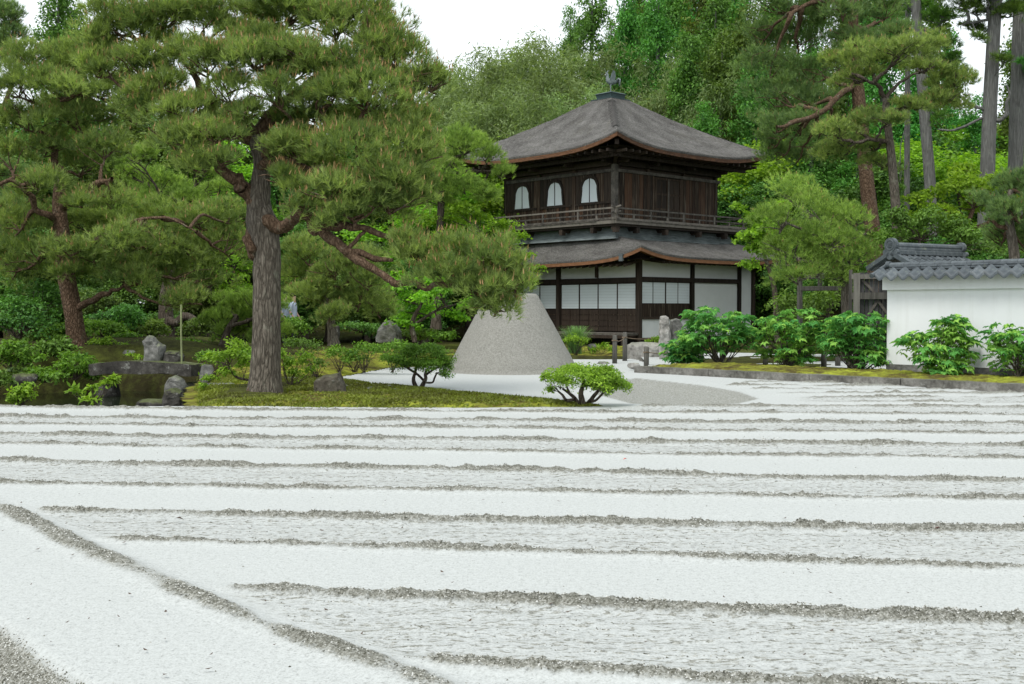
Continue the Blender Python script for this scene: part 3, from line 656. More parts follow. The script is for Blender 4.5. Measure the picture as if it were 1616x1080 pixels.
# right face panels
for a, b in ((.10, 2.82), (2.98, 5.62)):
    part(lbox(a, b, V0 + .02, V0 + .088, 2.425, 3.12), 'plaster_panel', 'plaster')
part(lbox(2.98, 5.62, V0 + .025, V0 + .085, .32, 2.255), 'plaster_panel', 'plaster')
part(lbox(5.78, U1 - .08, V0 + .02, V0 + .08, .32, 3.1), 'plaster_panel', 'plaster')
part(lbox(.10, 2.82, V0 + .02, V0 + .08, .30, .94), 'plaster_panel', 'plaster')
part(lbox(.097, 2.823, V0 - .04, V0 + .085, .942, 1.028), 'sill_beam', 'wood_dark')
sh = np.linspace(.10, 2.82, 5)
for i, (a, b) in enumerate(zip(sh[:-1], sh[1:])):
    i0 = .015 * (i % 2)
    pan = part(lbox(a + .018, b - .018, V0 + .02 + i0, V0 + .05 + i0, 1.505, 2.255), 'shoji_screen', 'shoji_paper')
    fr = MB()
    for z in (1.49, 2.248): fr.box(((a + b) / 2, V0 + .032 + i0, z), (b - a - .004, .04, .026))
    for u in (a + .012, b - .012): fr.box((u, V0 + .032 + i0, 1.87), (.022, .04, .75))
    part(fr, 'frame', 'wood_dark', pan); la = MB()
    for z in np.linspace(1.58, 2.18, 7): la.box(((a + b) / 2, V0 + .019 + i0, z), (b - a - .05, .006, .010))
    part(la, 'lattice', 'lattice', pan)
    part(lbox(a + .006, b - .006, V0 + .02 + i0, V0 + .055 + i0, 1.03, 1.475), 'board_panel', 'wood_plank')

# --- roofs: a grid per side, from eave curve up to the inner edge
def roof_side(e0, e1, t0, t1, zfun, zt, prof, nu=60, nt=22, thick=.09, rough=.02, seed=0):
    """e0,e1 eave corners; t0,t1 inner corners (xy); zfun(s in 0..1) eave height; returns V, F, UV"""
    e0, e1, t0, t1 = (np.array(p, float) for p in (e0, e1, t0, t1)); L = np.linalg.norm(e1 - e0)
    s = np.linspace(0, 1, nu); t = np.linspace(0, 1, nt); S, T = np.meshgrid(s, t)
    E = e0 + (e1 - e0) * S[..., None]; Tn = t0 + (t1 - t0) * S[..., None]
    P = E + (Tn - E) * T[..., None]; ze = zfun(S); Z = ze + (zt - ze) * prof(T)
    Z = Z + rough * (vnoise(S * L * 5, T * 14, seed) * .6 + .6 * vnoise(S * L * 13, T * 30, seed + 1)) * np.minimum(1, T * 8)
    slope = np.linalg.norm(t0 - e0)
    UV = np.stack([S * L, T * slope], -1)
    return np.concatenate([P, Z[..., None]], -1), UV
def build_roof(name, sides, parent, band_h, band_in, mat='thatch', bmat='wood_eave'):
    for i, (args, kw) in enumerate(sides):
        G3, UV = roof_side(*args, **kw); nt, nu = G3.shape[:2]
        V = G3.reshape(-1, 3); Fc = [tuple(f) for f in grid_faces(nt, nu)]; uv = UV.reshape(-1, 2)
        # rounded bark edge below the eave line
        row = G3[0]; inward = (G3[1] - G3[0]); inward[:, 2] = 0; inward /= np.linalg.norm(inward, axis=1)[:, None]
        low = row + np.array([0, 0, -.075]) + inward * .035; n0 = len(V)
        V = np.concatenate([V, low]); uv = np.concatenate([uv, UV[0] + [0, -.08]])
        Fc += [(j + 1, j, n0 + j, n0 + j + 1) for j in range(nu - 1)]
        me = bpy.data.meshes.new('roof_slope'); me.from_pydata([tuple(v) for v in V], [], Fc)
        ul = me.uv_layers.new(name='UVMap'); lv = np.zeros(len(me.loops), dtype=np.int32); me.loops.foreach_get('vertex_index', lv); ul.data.foreach_set('uv', uv[lv].astype(np.float32).ravel())
        for p in me.polygons: p.use_smooth = True
        o = link(name, me, mat, parent)
        # the layered eave board under it
        a = row + np.array([0, 0, -.073]) + inward * .03; b = row + np.array([0, 0, -.073 - band_h]) + inward * band_in; c = b + inward * .25
        V2 = np.concatenate([a, b, c]); F2 = [(j + 1, j, nu + j, nu + j + 1) for j in range(nu - 1)] + [(nu + j + 1, nu + j, 2 * nu + j, 2 * nu + j + 1) for j in range(nu - 1)]
        m2 = bpy.data.meshes.new('eave_board'); m2.from_pydata([tuple(v) for v in V2], [], F2); link('eave_board', m2, bmat, o)
    return None
# lower roof
ZL = 2.98
def zlow(base0, base1, A0, A1, L):
    def f(S):
        d0 = S * L; d1 = (1 - S) * L
        return base0 + (base1 - base0) * S + A0 * np.exp(-(d0 / 1.0) ** 1.15) + A1 * np.exp(-(d1 / 1.0) ** 1.15)
    return f
O1 = 1.0; IN = -.28                                            # eave overhang; line where the roof meets the skirt
eR0, eR1 = (-O1, V0 - O1), (U1 + O1, V0 - O1); eL1 = (-O1, V1 + O1)
LR = U1 + 2 * O1; LL = V1 - V0 + 2 * O1
ZIN = 3.90
conc = lambda a: (lambda T: T * (1 - a) + a * T * T)
inner = [(IN, IN), (W2 + .28, IN), (W2 + .28, W2 + .28), (IN, W2 + .28)]
outer = [(-O1, V0 - O1), (U1 + O1, V0 - O1), (U1 + O1, V1 + O1), (-O1, V1 + O1)]
build_roof('lower_roof', [
    ((outer[0], outer[1], inner[0], inner[1], zlow(3.10, 3.10, .33, .33, LR), ZIN, conc(.28)), dict(seed=1)),
    ((outer[1], outer[2], inner[1], inner[2], zlow(3.10, 2.97, .33, .4, LL), ZIN, conc(.28)), dict(seed=2)),
    ((outer[2], outer[3], inner[2], inner[3], zlow(2.97, 2.97, .4, .4, LR), ZIN, conc(.28)), dict(seed=3)),
    ((outer[3], outer[0], inner[3], inner[0], zlow(2.96, 3.03, .4, .40, LL), ZIN, conc(.28)), dict(seed=4)),
], PAV, .115, .02)
# rafters of the lower roof
raf = None
def rafters(u0, u1, v0, v1, n, dirv, zin, zout, parent=PAV, w=.07, h=.09):
    global raf
    for i in range(n):
        t = (i + .5) / n; p = np.array([u0 + (u1 - u0) * t, v0 + (v1 - v0) * t]); q = p + np.array(dirv)
        part(MB().bar((p[0], p[1], zin), (q[0], q[1], zout), w, h), 'rafter', 'wood_dark', parent)
rafters(-.02, -.02, V0 - .3, V1, 26, (-O1 + .12, 0), 2.98, 2.78)
rafters(.2, U1 + .4, V0 + .02, V0 + .02, 24, (0, -O1 + .12), 3.02, 2.90)
# soffit under the lower roof
def soffit(name, out, inn, zo, zi):
    V = [(*p, z) for p, z in zip(out, zo)] + [(*p, zi) for p in inn]; part(MB().add(V, [(i, (i + 1) % 4, 4 + (i + 1) % 4, 4 + i) for i in range(4)]), name, 'wood_dark')
soffit('soffit', [(-O1 + .12, V0 - O1 + .12), (U1 + O1 - .12, V0 - O1 + .12), (U1 + O1 - .12, V1 + O1 - .12), (-O1 + .12, V1 + O1 - .12)], [(0, V0), (U1, V0), (U1, V1), (0, V1)], (2.98, 2.96, 2.84, 2.84), 3.08)
# bracket and lead patch at the corner
part(MB().box((-.25, V0 - .25, 3.05), (.5, .5, .14)).box((-.45, V0 - .45, 3.16), (.34, .34, .1)), 'corner_bracket', 'wood_dark')
part(MB().box((-O1 - .012, V0 - .1, 3.03), (.06, .17, .22)).box((-O1 + .05, V0 - .1, 3.15), (.2, .2, .05)), 'lead_flashing', 'lead')

# --- skirt and balcony
sk = part(lbox(IN + .06, W2 - IN - .06, IN + .06, W2 - IN - .06, 3.7, 4.2), 'skirt_wall', 'wood_dark')
def skirt(q0, q1, z0, z1):                                        # flared weathered boards between balcony and lower roof
    for s in range(2):
        e0, e1 = -q0, -q1; f0, f1 = W2 + q0, W2 + q1
        V = [(e0, e0, z0), (f0, e0, z0), (f1, e1, z1), (e1, e1, z1)] if s == 0 else [(e0, f0, z0), (e0, e0, z0), (e1, e1, z1), (e1, f1, z1)]
        V2 = [(x + (.0 if s == 0 else .03), y + (.03 if s == 0 else 0), z - .01) for x, y, z in V]
        part(MB().add(V + V2, [(0, 1, 2, 3), (7, 6, 5, 4), (0, 4, 5, 1), (1, 5, 6, 2), (2, 6, 7, 3), (3, 7, 4, 0)]), 'skirt_board', 'wood_skirt', sk)
skirt(.60, .48, 3.74, 3.90); skirt(.50, .40, 3.88, 4.03); skirt(.42, .34, 4.01, 4.17)
BO = .82
dk = part(lbox(-BO, W2 + BO, -BO, W2 + BO, 4.24, 4.34), 'balcony_deck', 'wood_rail')
part(lbox(-BO + .06, W2 + BO - .06, -BO + .06, W2 + BO - .06, 4.16, 4.238), 'balcony_beam', 'wood_dark')
nb = 40
for i in range(nb):                                               # deck board ends
    a = -BO + (W2 + 2 * BO) * i / nb; b = -BO + (W2 + 2 * BO) * (i + 1) / nb
    part(lbox(a + .006, b - .006, -BO - .03, -.02, 4.343, 4.366), 'board', 'wood_rail', dk)
    if i > 4: part(lbox(-BO - .03, -.02, a + .006, b - .006, 4.343, 4.366), 'board', 'wood_rail', dk)
for t in (.35, 1.9, 3.8, 5.35):
    for s in range(2):
        m = MB(); c = (t, -.55, 4.09) if s == 0 else (-.55, t, 4.09)
        m.box(c, (.16, .5, .10) if s == 0 else (.5, .16, .10)); c2 = (t, -.70, 4.0) if s == 0 else (-.70, t, 4.0); m.box(c2, (.13, .2, .1) if s == 0 else (.2, .13, .1))
        part(m, 'bracket', 'wood_dark', dk)
part(MB().box((-.62, -.62, 4.1), (.22, .22, .12)).box((-.72, -.72, 4.0), (.16, .16, .12)), 'bracket', 'wood_dark', dk)
rail = empty('balcony_railing', (0, 0, 0)); rail.parent = PAV
B = BO - .06
for z, w in ((4.77, .055), (4.58, .05), (4.41, .07)):
    for s in range(2):
        p0, p1 = ((-B - .16, -B, z), (W2 + B + .16, -B, z)) if s == 0 else ((-B, -B - .16, z), (-B, W2 + B + .16, z))
        off = .0 if s == 0 else .012
        m = MB()
        if z > 4.5:                                                # upturned crossing ends
            P0 = Vector(p0); P1 = Vector(p1); d = (P1 - P0).normalized()
            m.bar(P0 + d * .16 + Vector((0, 0, off)), P1 - d * .16 + Vector((0, 0, off)), w, w); m.bar(P0 + d * .17 + Vector((0, 0, off)), P0 - d * .06 + Vector((0, 0, .055 + off)), w, w); m.bar(P1 - d * .17, P1 + d * .06 + Vector((0, 0, .055)), w, w)
        else: m.bar(Vector(p0) + Vector((0, 0, off)), Vector(p1) + Vector((0, 0, off)), w, w)
        part(m, 'rail', 'wood_rail', rail)
for u in (W2 + B,):
    for z, w in ((4.77, .055), (4.58, .05), (4.41, .07)): part(MB().bar((u, -B, z - .01), (u, W2 + B, z - .01), w, w), 'rail', 'wood_rail', rail)
for i, t in enumerate(np.linspace(-B, W2 + B, 9)):
    tall = i % 2 == 0
    z1 = 4.745 if tall else 4.56
    part(lbox(t - .032, t + .032, -B - .028, -B + .028, 4.366, z1), 'baluster', 'wood_rail', rail)
    if i: part(lbox(-B - .028, -B + .028, t - .032, t + .032, 4.366, z1), 'baluster', 'wood_rail', rail)
part(lbox(-B - .045, -B + .045, -B - .045, -B + .045, 4.367, 4.83), 'corner_post', 'wood_rail', rail)

# --- upper storey
part(lbox(.06, W2 - .0, .06, W2 - .0, 4.3, 6.9), 'inner_wall', 'wood_dark')
for t in (0, 1.98, 3.84, W2):                                     # columns
    if t: part(lbox(-.05, .07, t - .085, t + .085, 4.34, 6.35), 'column', 'wood_plank')
for t in (1.75, 3.80, W2): part(lbox(t - .075, t + .075, -.05, .07, 4.34, 6.35), 'column', 'wood_plank')
part(lbox(-.09, .09, -.09, .09, 4.34, 6.4), 'column', 'wood_rail')
for s in range(2):                                                # plates and sill rails
    for z0, z1, o, mt in ((6.13, 6.24, .045, 'wood_rail'), (6.36, 6.55, .09, 'wood_dark')):
        part(lbox(-.04 - o, .055, .092, W2 - .09, z0, z1) if s == 0 else lbox(.092, W2 + .2, -.04 - o, .055, z0, z1), 'wall_plate', mt)
part(lbox(-.075, .055, .092, 1.893, 5.04, 5.12), 'sill_rail', 'wood_dark'); part(lbox(-.075, .055, 2.067, 3.753, 5.04, 5.12), 'sill_rail', 'wood_dark'); part(lbox(-.075, .055, 3.927, 5.61, 5.04, 5.12), 'sill_rail', 'wood_dark')
def planks(s, a, b, z0, z1, n, mats, depth=.03):
    e = np.linspace(a, b, n + 1); rr = random.Random(int(a * 100 + z0 * 7 + s))
    for i, (p, q) in enumerate(zip(e[:-1], e[1:])):
        o = rr.uniform(0, .012); m = rr.choice(mats)
        bx = lbox(-depth - o, .05, p + .006, q - .006, z0, z1) if s == 0 else lbox(p + .006, q - .006, -depth - o, .05, z0, z1)
        part(bx, 'plank', m)
for a, b in ((.092, 1.893), (2.067, 3.753), (3.927, 5.61)):
    planks(0, a, b, 5.125, 6.128, 9, ['wood_plank', 'wood_dark']); planks(0, a, b, 4.36, 5.038, 10, ['wood_plank', 'wood_plank_red', 'wood_plank'])
planks(1, .092, 1.672, 4.36, 6.128, 8, ['wood_plank', 'wood_plank_red']); planks(1, 1.828, 2.12, 4.36, 6.128, 2, ['wood_plank_red', 'wood_plank'])
planks(1, 3.58, 3.722, 4.36, 6.128, 1, ['wood_plank']); planks(1, 3.878, 5.62, 4.36, 6.128, 9, ['wood_plank', 'wood_plank_red', 'wood_plank_red'])
# double door with panels
for a, b in ((2.13, 2.845), (2.855, 3.57)):
    d = part(lbox(a, b, -.025, .05, 4.40, 6.10), 'door', 'wood_dark'); fr = MB()
    for z in (4.44, 4.95, 5.5, 6.06): fr.box(((a + b) / 2, -.035, z), (b - a - .01, .03, .07))
    for u in (a + .035, b - .035): fr.box((u, -.036, 5.25), (.07, .034, 1.68))
    fr.box(((a + b) / 2, -.034, 5.2), (.05, .02, 1.5)); part(fr, 'door_frame', 'wood_plank', d)
part(MB().box((2.85, -.06, 5.22), (.05, .03, 1.7)), 'door_strip', 'wood_rail')
# bell-shaped windows
def bell(w, h, n=14):
    pts = [(-w * .5, 0)]
    for i in range(n + 1):
        t = i / n
        if t < .55: x = .5 - .075 * (t / .55) ** .8
        else:
            q = (t - .55) / .45; x = .425 * math.sqrt(max(0, 1 - q ** 2.3)) * (1 + .03 * math.sin(q * 9))
        pts.append((-x * w, t * h))
    half = pts[1:]; return half + [(-x, z) for x, z in half[::-1][1:]]
for vc, w in ((1.17, .85), (2.95, .84), (4.73, .86)):
    z0 = 5.135; o_ = bell(w + .17, .98); i_ = bell(w, .86); n = len(o_)
    win = empty('arched_window', (0, vc, z0)); win.parent = PAV
    xf = -.085; V = [(xf, -x, z) for x, z in o_] + [(xf, -x, z) for x, z in i_] + [(-.03, -x, z) for x, z in o_] + [(-.03, -x, z) for x, z in i_]
    Fc = []
    for i in range(n - 1): Fc += [(i, i + 1, n + i + 1, n + i), (2 * n + i, 2 * n + i + 1, i + 1, i), (n + i, n + i + 1, 3 * n + i + 1, 3 * n + i)]
    part(MB().add(V, Fc), 'frame', 'wood_dark', win)
    for s in (-1, 1):
        pts = [(x, z) for x, z in i_ if x * s >= -1e-6]
        pts = ([(.009 * s, 0)] + [(x, z) for x, z in pts if abs(x) > .01] + [(.009 * s, .86)]) if s > 0 else ([(x, z) for x, z in pts if abs(x) > .01] + [(.009 * s, .86), (.009 * s, 0)])
        if s > 0: pts = [(.009, .86)] + [(x, z) for x, z in i_[::1] if x > .01] + [(.009, 0)]
        V = [(-.055, -x, z) for x, z in pts]; part(MB().add(V, [tuple(range(len(V)))]), 'pane', 'shoji_paper', win)
    part(MB().box((-.062, 0, .43), (.03, .02, .85)), 'mullion', 'wood_dark', win)
# under the upper eaves: bracket rows, rafters, soffit
O2 = 1.4
outer2 = [(-O2, -O2), (W2 + O2, -O2), (W2 + O2, W2 + O2), (-O2, W2 + O2)]
soffit('soffit', [(-O2 + .14, -O2 + .14), (W2 + O2 - .14, -O2 + .14), (W2 + O2 - .14, W2 + O2 - .14), (-O2 + .14, W2 + O2 - .14)], [(0, 0), (W2, 0), (W2, W2), (0, W2)], (6.84,) * 4, 6.75)
rafters(-.05, -.05, -1.0, W2 + 1.0, 22, (-O2 + .16, 0), 6.66, 6.70, w=.08, h=.10); rafters(-1.0, W2 + 1.0, -.05, -.05, 22, (0, -O2 + .16), 6.66, 6.70, w=.08, h=.10)
for t in (.1, 1.98, 3.84, W2):
    for s in range(2):
        if s == 1: t = {1.98: 1.75, 3.84: 3.8}.get(t, t)
        m = MB(); m.box((-.28, t, 6.5) if s == 0 else (t, -.28, 6.5), (.5, .14, .12) if s == 0 else (.14, .5, .12)); m.box((-.4, t, 6.6) if s == 0 else (t, -.4, 6.6), (.2, .5, .1) if s == 0 else (.5, .2, .1))
        part(m, 'bracket', 'wood_dark')
part(MB().bar((.1, .1, 6.62), (-O2 + .22, -O2 + .22, 6.95), .14, .18).bar((.1, .1, 6.45), (-.8, -.8, 6.6), .12, .14), 'hip_rafter', 'wood_dark')
for s in range(2): part(MB().bar((-.72, -.9, 6.60), (-.72, W2 + .9, 6.60), .12, .14) if s == 0 else MB().bar((-.9, -.70, 6.605), (W2 + .9, -.70, 6.605), .12, .14), 'purlin', 'wood_dark')
def zup(S): return 6.88 + .43 * np.abs(2 * (S - .5)) ** 3.2
ct, TZ = .48, 9.36; c0 = W2 / 2
inner2 = [(c0 - ct, c0 - ct), (c0 + ct, c0 - ct), (c0 + ct, c0 + ct), (c0 - ct, c0 + ct)]
build_roof('upper_roof', [((outer2[i], outer2[(i + 1) % 4], inner2[i], inner2[(i + 1) % 4], zup, TZ, conc(.30)), dict(seed=11 + i, nu=90, nt=40, rough=.022)) for i in range(4)], PAV, .13, .02)
# overlapped bark courses along the near hip
for i in range(26):
    t = .16 + .78 * i / 26; q = np.array([-O2, -O2]) + (np.array(inner2[0]) - np.array([-O2, -O2])) * t
    z = 7.31 + (TZ - 7.31) * (t * .7 + .3 * t * t); w = .17 + .05 * math.sin(i * 2.3)
    m = MB(); a = (q[0], q[1], z + .045)
    m.add([a, (q[0] + w, q[1] - .03, z - .01), (q[0] + w * .8 + .10, q[1] + .06, z + .05), (q[0] + .09, q[1] + .09, z + .10), (q[0] + .06, q[1] + w * .8 + .1, z + .05), (q[0] - .03, q[1] + w, z - .01)], [(0, 1, 2, 3), (0, 3, 4, 5)])
    p = part(m, 'hip_course', 'thatch_dark')
# copper cap and bird
capo = part(MB().box((c0, c0, 9.345), (1.08, 1.08, .035)).box((c0, c0, 9.46), (.74, .74, .20), taper=1.10).box((c0, c0, 9.585), (.90, .90, .05), taper=.8), 'roof_cap', 'bronze_dark')
bird = MB(); bz = 9.61
def P3(x, y, z): return (c0 + x, c0 + y, bz + z)
# bird faces left in view: local direction that points to the viewer's left is (-u*.. +v)
hd = Vector((-.74, .67, 0)); sd_ = Vector((.67, .74, 0))
def Q(f, s, z): v = hd * f + sd_ * s; return (c0 + v.x, c0 + v.y, bz + z)
body = MB().tube([Q(-.26, 0, .46), Q(-.16, 0, .44), Q(0, 0, .42), Q(.10, 0, .50), Q(.13, 0, .62), Q(.12, 0, .72), Q(.16, 0, .78), Q(.20, 0, .77)], [.03, .085, .11, .10, .06, .045, .05, .02], 10)
bo = part(body, 'bird_finial', 'bronze', None, True)
for s in (-1, 1):
    part(MB().tube([Q(0, .05 * s, .36), Q(.0, .06 * s, .18), Q(.01, .06 * s, 0)], [.03, .018, .018], 6), 'leg', 'bronze', bo)
    V = [Q(.06, .08 * s, .46), Q(-.02, .16 * s, .70), Q(-.07, .22 * s, .86), Q(-.16, .2 * s, .80), Q(-.18, .14 * s, .62), Q(-.14, .09 * s, .42)]
    V2 = [tuple(Vector(p) + sd_ * .02 * s) for p in V]
    part(MB().add(V + V2, [(0, 1, 2, 3, 4, 5), (11, 10, 9, 8, 7, 6)] + [(i, (i + 1) % 6, 6 + (i + 1) % 6, 6 + i) for i in range(6)]), 'wing', 'bronze', bo)
for k in range(4):
    part(MB().tube([Q(-.2, 0, .46), Q(-.30, (k - 1.5) * .05, .56 - k * .02), Q(-.36, (k - 1.5) * .09, .50 - k * .05), Q(-.34, (k - 1.5) * .1, .40 - k * .03)], [.04, .04, .035, .02], 6), 'tail_feather', 'bronze', bo)
part(MB().tube([Q(.14, 0, .82), Q(.10, 0, .88), Q(.05, 0, .88)], [.02, .015, .008], 5), 'crest', 'bronze', bo)

# ================================================================== BOUNDARY WALL AND GATE
WD = Vector((KD[0], KD[1], 0)); W0 = Vector((7.10, 21.6, 0))
def build_wall():
    L = 7.5; e = empty('boundary_wall', (W0.x, W0.y, .06), math.atan2(WD.y, WD.x), 'white plastered garden wall capped with grey tiles', 'wall')
    MBX = lambda x0, x1, y0, y1, z0, z1: MB().box(((x0 + x1) / 2, (y0 + y1) / 2, (z0 + z1) / 2), (x1 - x0, y1 - y0, z1 - z0))
    part(MBX(0, L, 0, .30, .20, 1.60), 'plaster_face', 'plaster_wall', e)
    part(MBX(-.07, L, -.06, .36, 1.60, 1.86), 'plaster_cornice', 'plaster_wall', e)
    # stone footing in blocks
    t = 0.
    while t < L:
        w = .85; part(MBX(t + .005, t + w - .005, -.025, .32, -.15, .198), 'footing_stone', 'stone_grey', e); t += w
    # pantiles: one shared mesh per kind
    def pantile():
        V = []; n = 9; Lr = 5
        for j in range(Lr):
            y = -.30 + .30 * j / (Lr - 1)
            for i in range(n):
                q = i / (n - 1); x = q * .25
                z = .042 * math.cos(q * 2 * math.pi * .95) - .012
                V.append((x, y, z + (y + .30) * .42))
        V += [(V[i][0], V[i][1] + .006, V[i][2] - .055) for i in range(n)]
        Fc = [(j * n + i, j * n + i + 1, (j + 1) * n + i + 1, (j + 1) * n + i) for j in range(Lr - 1) for i in range(n - 1)]
        b = Lr * n; Fc += [(b + i, b + i + 1, i + 1, i) for i in range(n - 1)]
        me = bpy.data.meshes.new('tile'); me.from_pydata(V, [], Fc); me.materials.append(M['roof_tile'])
        for p in me.polygons: p.use_smooth = True
        return me
    pm = pantile(); n = int(L / .235); rr = random.Random(3)
    for i in range(n):
        for (y, z, ry) in ((-.0, 1.875, 0), (.30, 1.875, math.pi)):
            o = link('roof_tile', pm, None, e); o.location = (-.12 + i * .235 + (.25 if ry else 0), y + rr.uniform(-.006, .006), z + rr.uniform(-.004, .004)); o.rotation_euler = (rr.uniform(-.02, .02), rr.uniform(-.015, .015), ry)
    # ridge: stacked flat courses and half-round tiles
    for k, (w, z, r) in enumerate(((.24, 1.995, 0), (.19, 2.035, 0))):
        t = 0.
        while t < L:
            part(MB().box((t + .16, .15, z), (.314, w, .036), bev=.008), 'ridge_course', 'roof_tile', e); t += .32
    hm = MB()
    pts = [(0, .15 + .07 * math.cos(a), 2.052 + .065 * math.sin(a)) for a in np.linspace(0, math.pi, 9)]
    V = pts + [(.30, y, z) for _, y, z in pts] ; hm.add(V, [(i, i + 1, 9 + i + 1, 9 + i) for i in range(8)] + [tuple(range(9)), tuple(range(17, 8, -1))])
    me = bpy.data.meshes.new('ridge_tile'); me.from_pydata(hm.v, [], hm.f); me.materials.append(M['roof_tile'])
    for i in range(int(L / .305)):
        o = link('ridge_tile', me, None, e); o.location = (-.02 + i * .305, 0, rr.uniform(-.004, .004)); o.scale = (1, 1, 1 )
    for z, r in ((2.08, .07), (1.95, .06)):
        m = MB(); m.tube([(-.10, .15, z), (-.02, .15, z)], r, 14); part(m, 'end_tile', 'roof_tile', e)
    for y in (-.30, -.02): part(MB().tube([(-.13, y - .05, 1.86 + (y + .3) * .4), (-.13, y + .24, 1.885 + (y + .5) * .4)], .045, 8), 'verge_tile', 'roof_tile', e)
build_wall()

def build_gate_roof():
    # small tiled gate standing behind the wall; its ridge runs away to the right
    g = at(1408, 420, 25.2); a = math.atan2(math.sin(YAW), math.cos(YAW))
    e = empty('tiled_gate', (g[0], g[1], 0), YAW - R(12), 'small grey tiled gate roof with an emblem on its ridge-end tile', 'gate')
    HW, L, ZR, ZE = .62, 2.3, 2.50, 2.20
    for y in (-.42, .42):
        for x in (.25, L - .25): part(MB().box((x, y, 1.1), (.12, .12, 2.3)), 'post', 'wood_grey', e)
    part(MB().box((L / 2, 0, 2.16), (L - .2, .14, .14)), 'beam', 'wood_grey', e)
    part(MB().add([(.1, -HW + .12, ZE), (.1, HW - .12, ZE), (.1, 0, ZR - .03), (.16, -HW + .12, ZE), (.16, HW - .12, ZE), (.16, 0, ZR - .03)], [(0, 2, 1), (3, 4, 5), (0, 1, 4, 3), (1, 2, 5, 4), (2, 0, 3, 5)]), 'gable_board', 'wood_grey', e)
    for s in (-1, 1):
        sl = MB(); sl.add([(0, 0, ZR), (L, 0, ZR), (L, s * HW, ZE), (0, s * HW, ZE), (0, 0, ZR - .05), (L, 0, ZR - .05), (L, s * HW, ZE - .05), (0, s * HW, ZE - .05)], [(0, 1, 2, 3), (7, 6, 5, 4), (0, 3, 7, 4), (1, 5, 6, 2), (3, 2, 6, 7), (0, 4, 5, 1)])
        so = part(sl, 'roof_slope', 'roof_tile', e)
        n = 13
        for i in range(n):
            x = .06 + (L - .12) * i / (n - 1)
            for k in range(3):
                y0, y1 = s * HW * (.14 + k * .29), s * HW * (.14 + (k + 1) * .29 + .02); z0 = ZR + (ZE - ZR) * abs(y0) / HW; z1 = ZR + (ZE - ZR) * abs(y1) / HW
                part(MB().tube([(x, y0, z0 + .012), (x, y1, z1 + .022)], [.034, .042], 7), 'cover_tile', 'roof_tile', so)
        part(MB().bar((-.02, s * .03, ZR + .03), (-.02, s * (HW + .05), ZE + .01), .13, .09), 'verge_tile', 'roof_tile', e)
    rg = part(MB().box((L / 2, 0, ZR + .05), (L - .1, .20, .10), bev=.01).box((L / 2, 0, ZR + .13), (L - .16, .16, .06), bev=.01), 'ridge', 'roof_tile', e)
    part(MB().tube([(.04, 0, ZR + .20), (L - .08, 0, ZR + .20)], .075, 12), 'ridge_cap', 'roof_tile', rg)
    for x, sc in ((-.03, 1.), (L - .03, .75)):
        o = part(MB().tube([(x - .05, 0, ZR + .21), (x + .05, 0, ZR + .21)], .16 * sc, 20).tube([(x - .04, -.13, ZR + .05), (x + .04, -.13, ZR + .05)], .075 * sc, 12).tube([(x - .04, .13, ZR + .05), (x + .04, .13, ZR + .05)], .075 * sc, 12).tube([(x - .055, 0, ZR - .02), (x + .045, 0, ZR - .02)], .095 * sc, 14), 'ridge_end_tile', 'roof_tile', e)
        if x < 0:
            em = MB(); R_ = [(x - .052, .105 * math.cos(t), ZR + .21 + .105 * math.sin(t)) for t in np.linspace(0, 2 * math.pi, 25)]
            em.tube(R_, .012, 6, False)
            for z in (-.035, 0, .035): em.box((x - .056, 0, ZR + .21 + z), (.016, .11, .016))
            part(em, 'emblem', 'roof_tile', o)
build_gate_roof()

def build_wood_gate():
    # grey board gate leaf with crossed braces, hung beside the wall end
    a = at(1352, 470, 22.6)
    e = empty('board_gate', (a[0], 22.6, 0), math.atan2(WD.y, WD.x) + R(30), 'weathered grey board gate panel with diagonal braces beside the white wall', 'gate')
    Wd = .75
    part(MB().box((0, 0, 1.0), (.13, .13, 2.02), taper=.96), 'gate_post', 'wood_grey', e); part(MB().box((-.12, .15, 1.03), (.07, .10, 2.1)), 'gate_post', 'wood_grey', e)
    for z, h in ((1.94, .09), (1.56, .13), (.92, .10)): part(MB().box((.36, -.01, z), (.92, .09, h)), 'rail', 'wood_grey', e)
    for i in range(8): part(MB().box((.10 + i * .088, .05, 1.27), (.08, .025, 1.5)), 'board', 'wood_board', e)
    part(MB().bar((.10, .015, 1.0), (.40, .015, 1.47), .03, .05).bar((.40, .016, 1.47), (.72, .016, 1.0), .03, .05).bar((.10, .015, 1.88), (.34, .015, 1.62), .03, .05), 'brace', 'wood_rail', e)
    # open timber frame further back
    p0, p1 = at(1261, 560, 28.), at(1333, 560, 27.4); d = Vector(p1 - p0); d.z = 0
    e = empty('timber_frame', (p0[0], p0[1], 0), math.atan2(d.y, d.x), 'old grey two-post timber frame with twin crossbars behind peony shrubs', 'frame'); Ld = d.length
    for x in (0, Ld): part(MB().tube([(x, 0, -.1), (x + .01, 0, 1.0), (x, .01, 2.14)], [.075, .07, .065], 10), 'post', 'wood_grey', e)
    part(MB().box((Ld / 2 + .1, 0, 2.1), (Ld + .55, .11, .13), bev=.01), 'crossbar', 'wood_grey', e); part(MB().box((Ld / 2, -.01, 1.8), (Ld + .1, .08, .11), bev=.01), 'crossbar', 'wood_grey', e); part(MB().box((Ld * .45, 0, 1.95), (.09, .07, .18)), 'strut', 'wood_grey', e)
build_wood_gate()

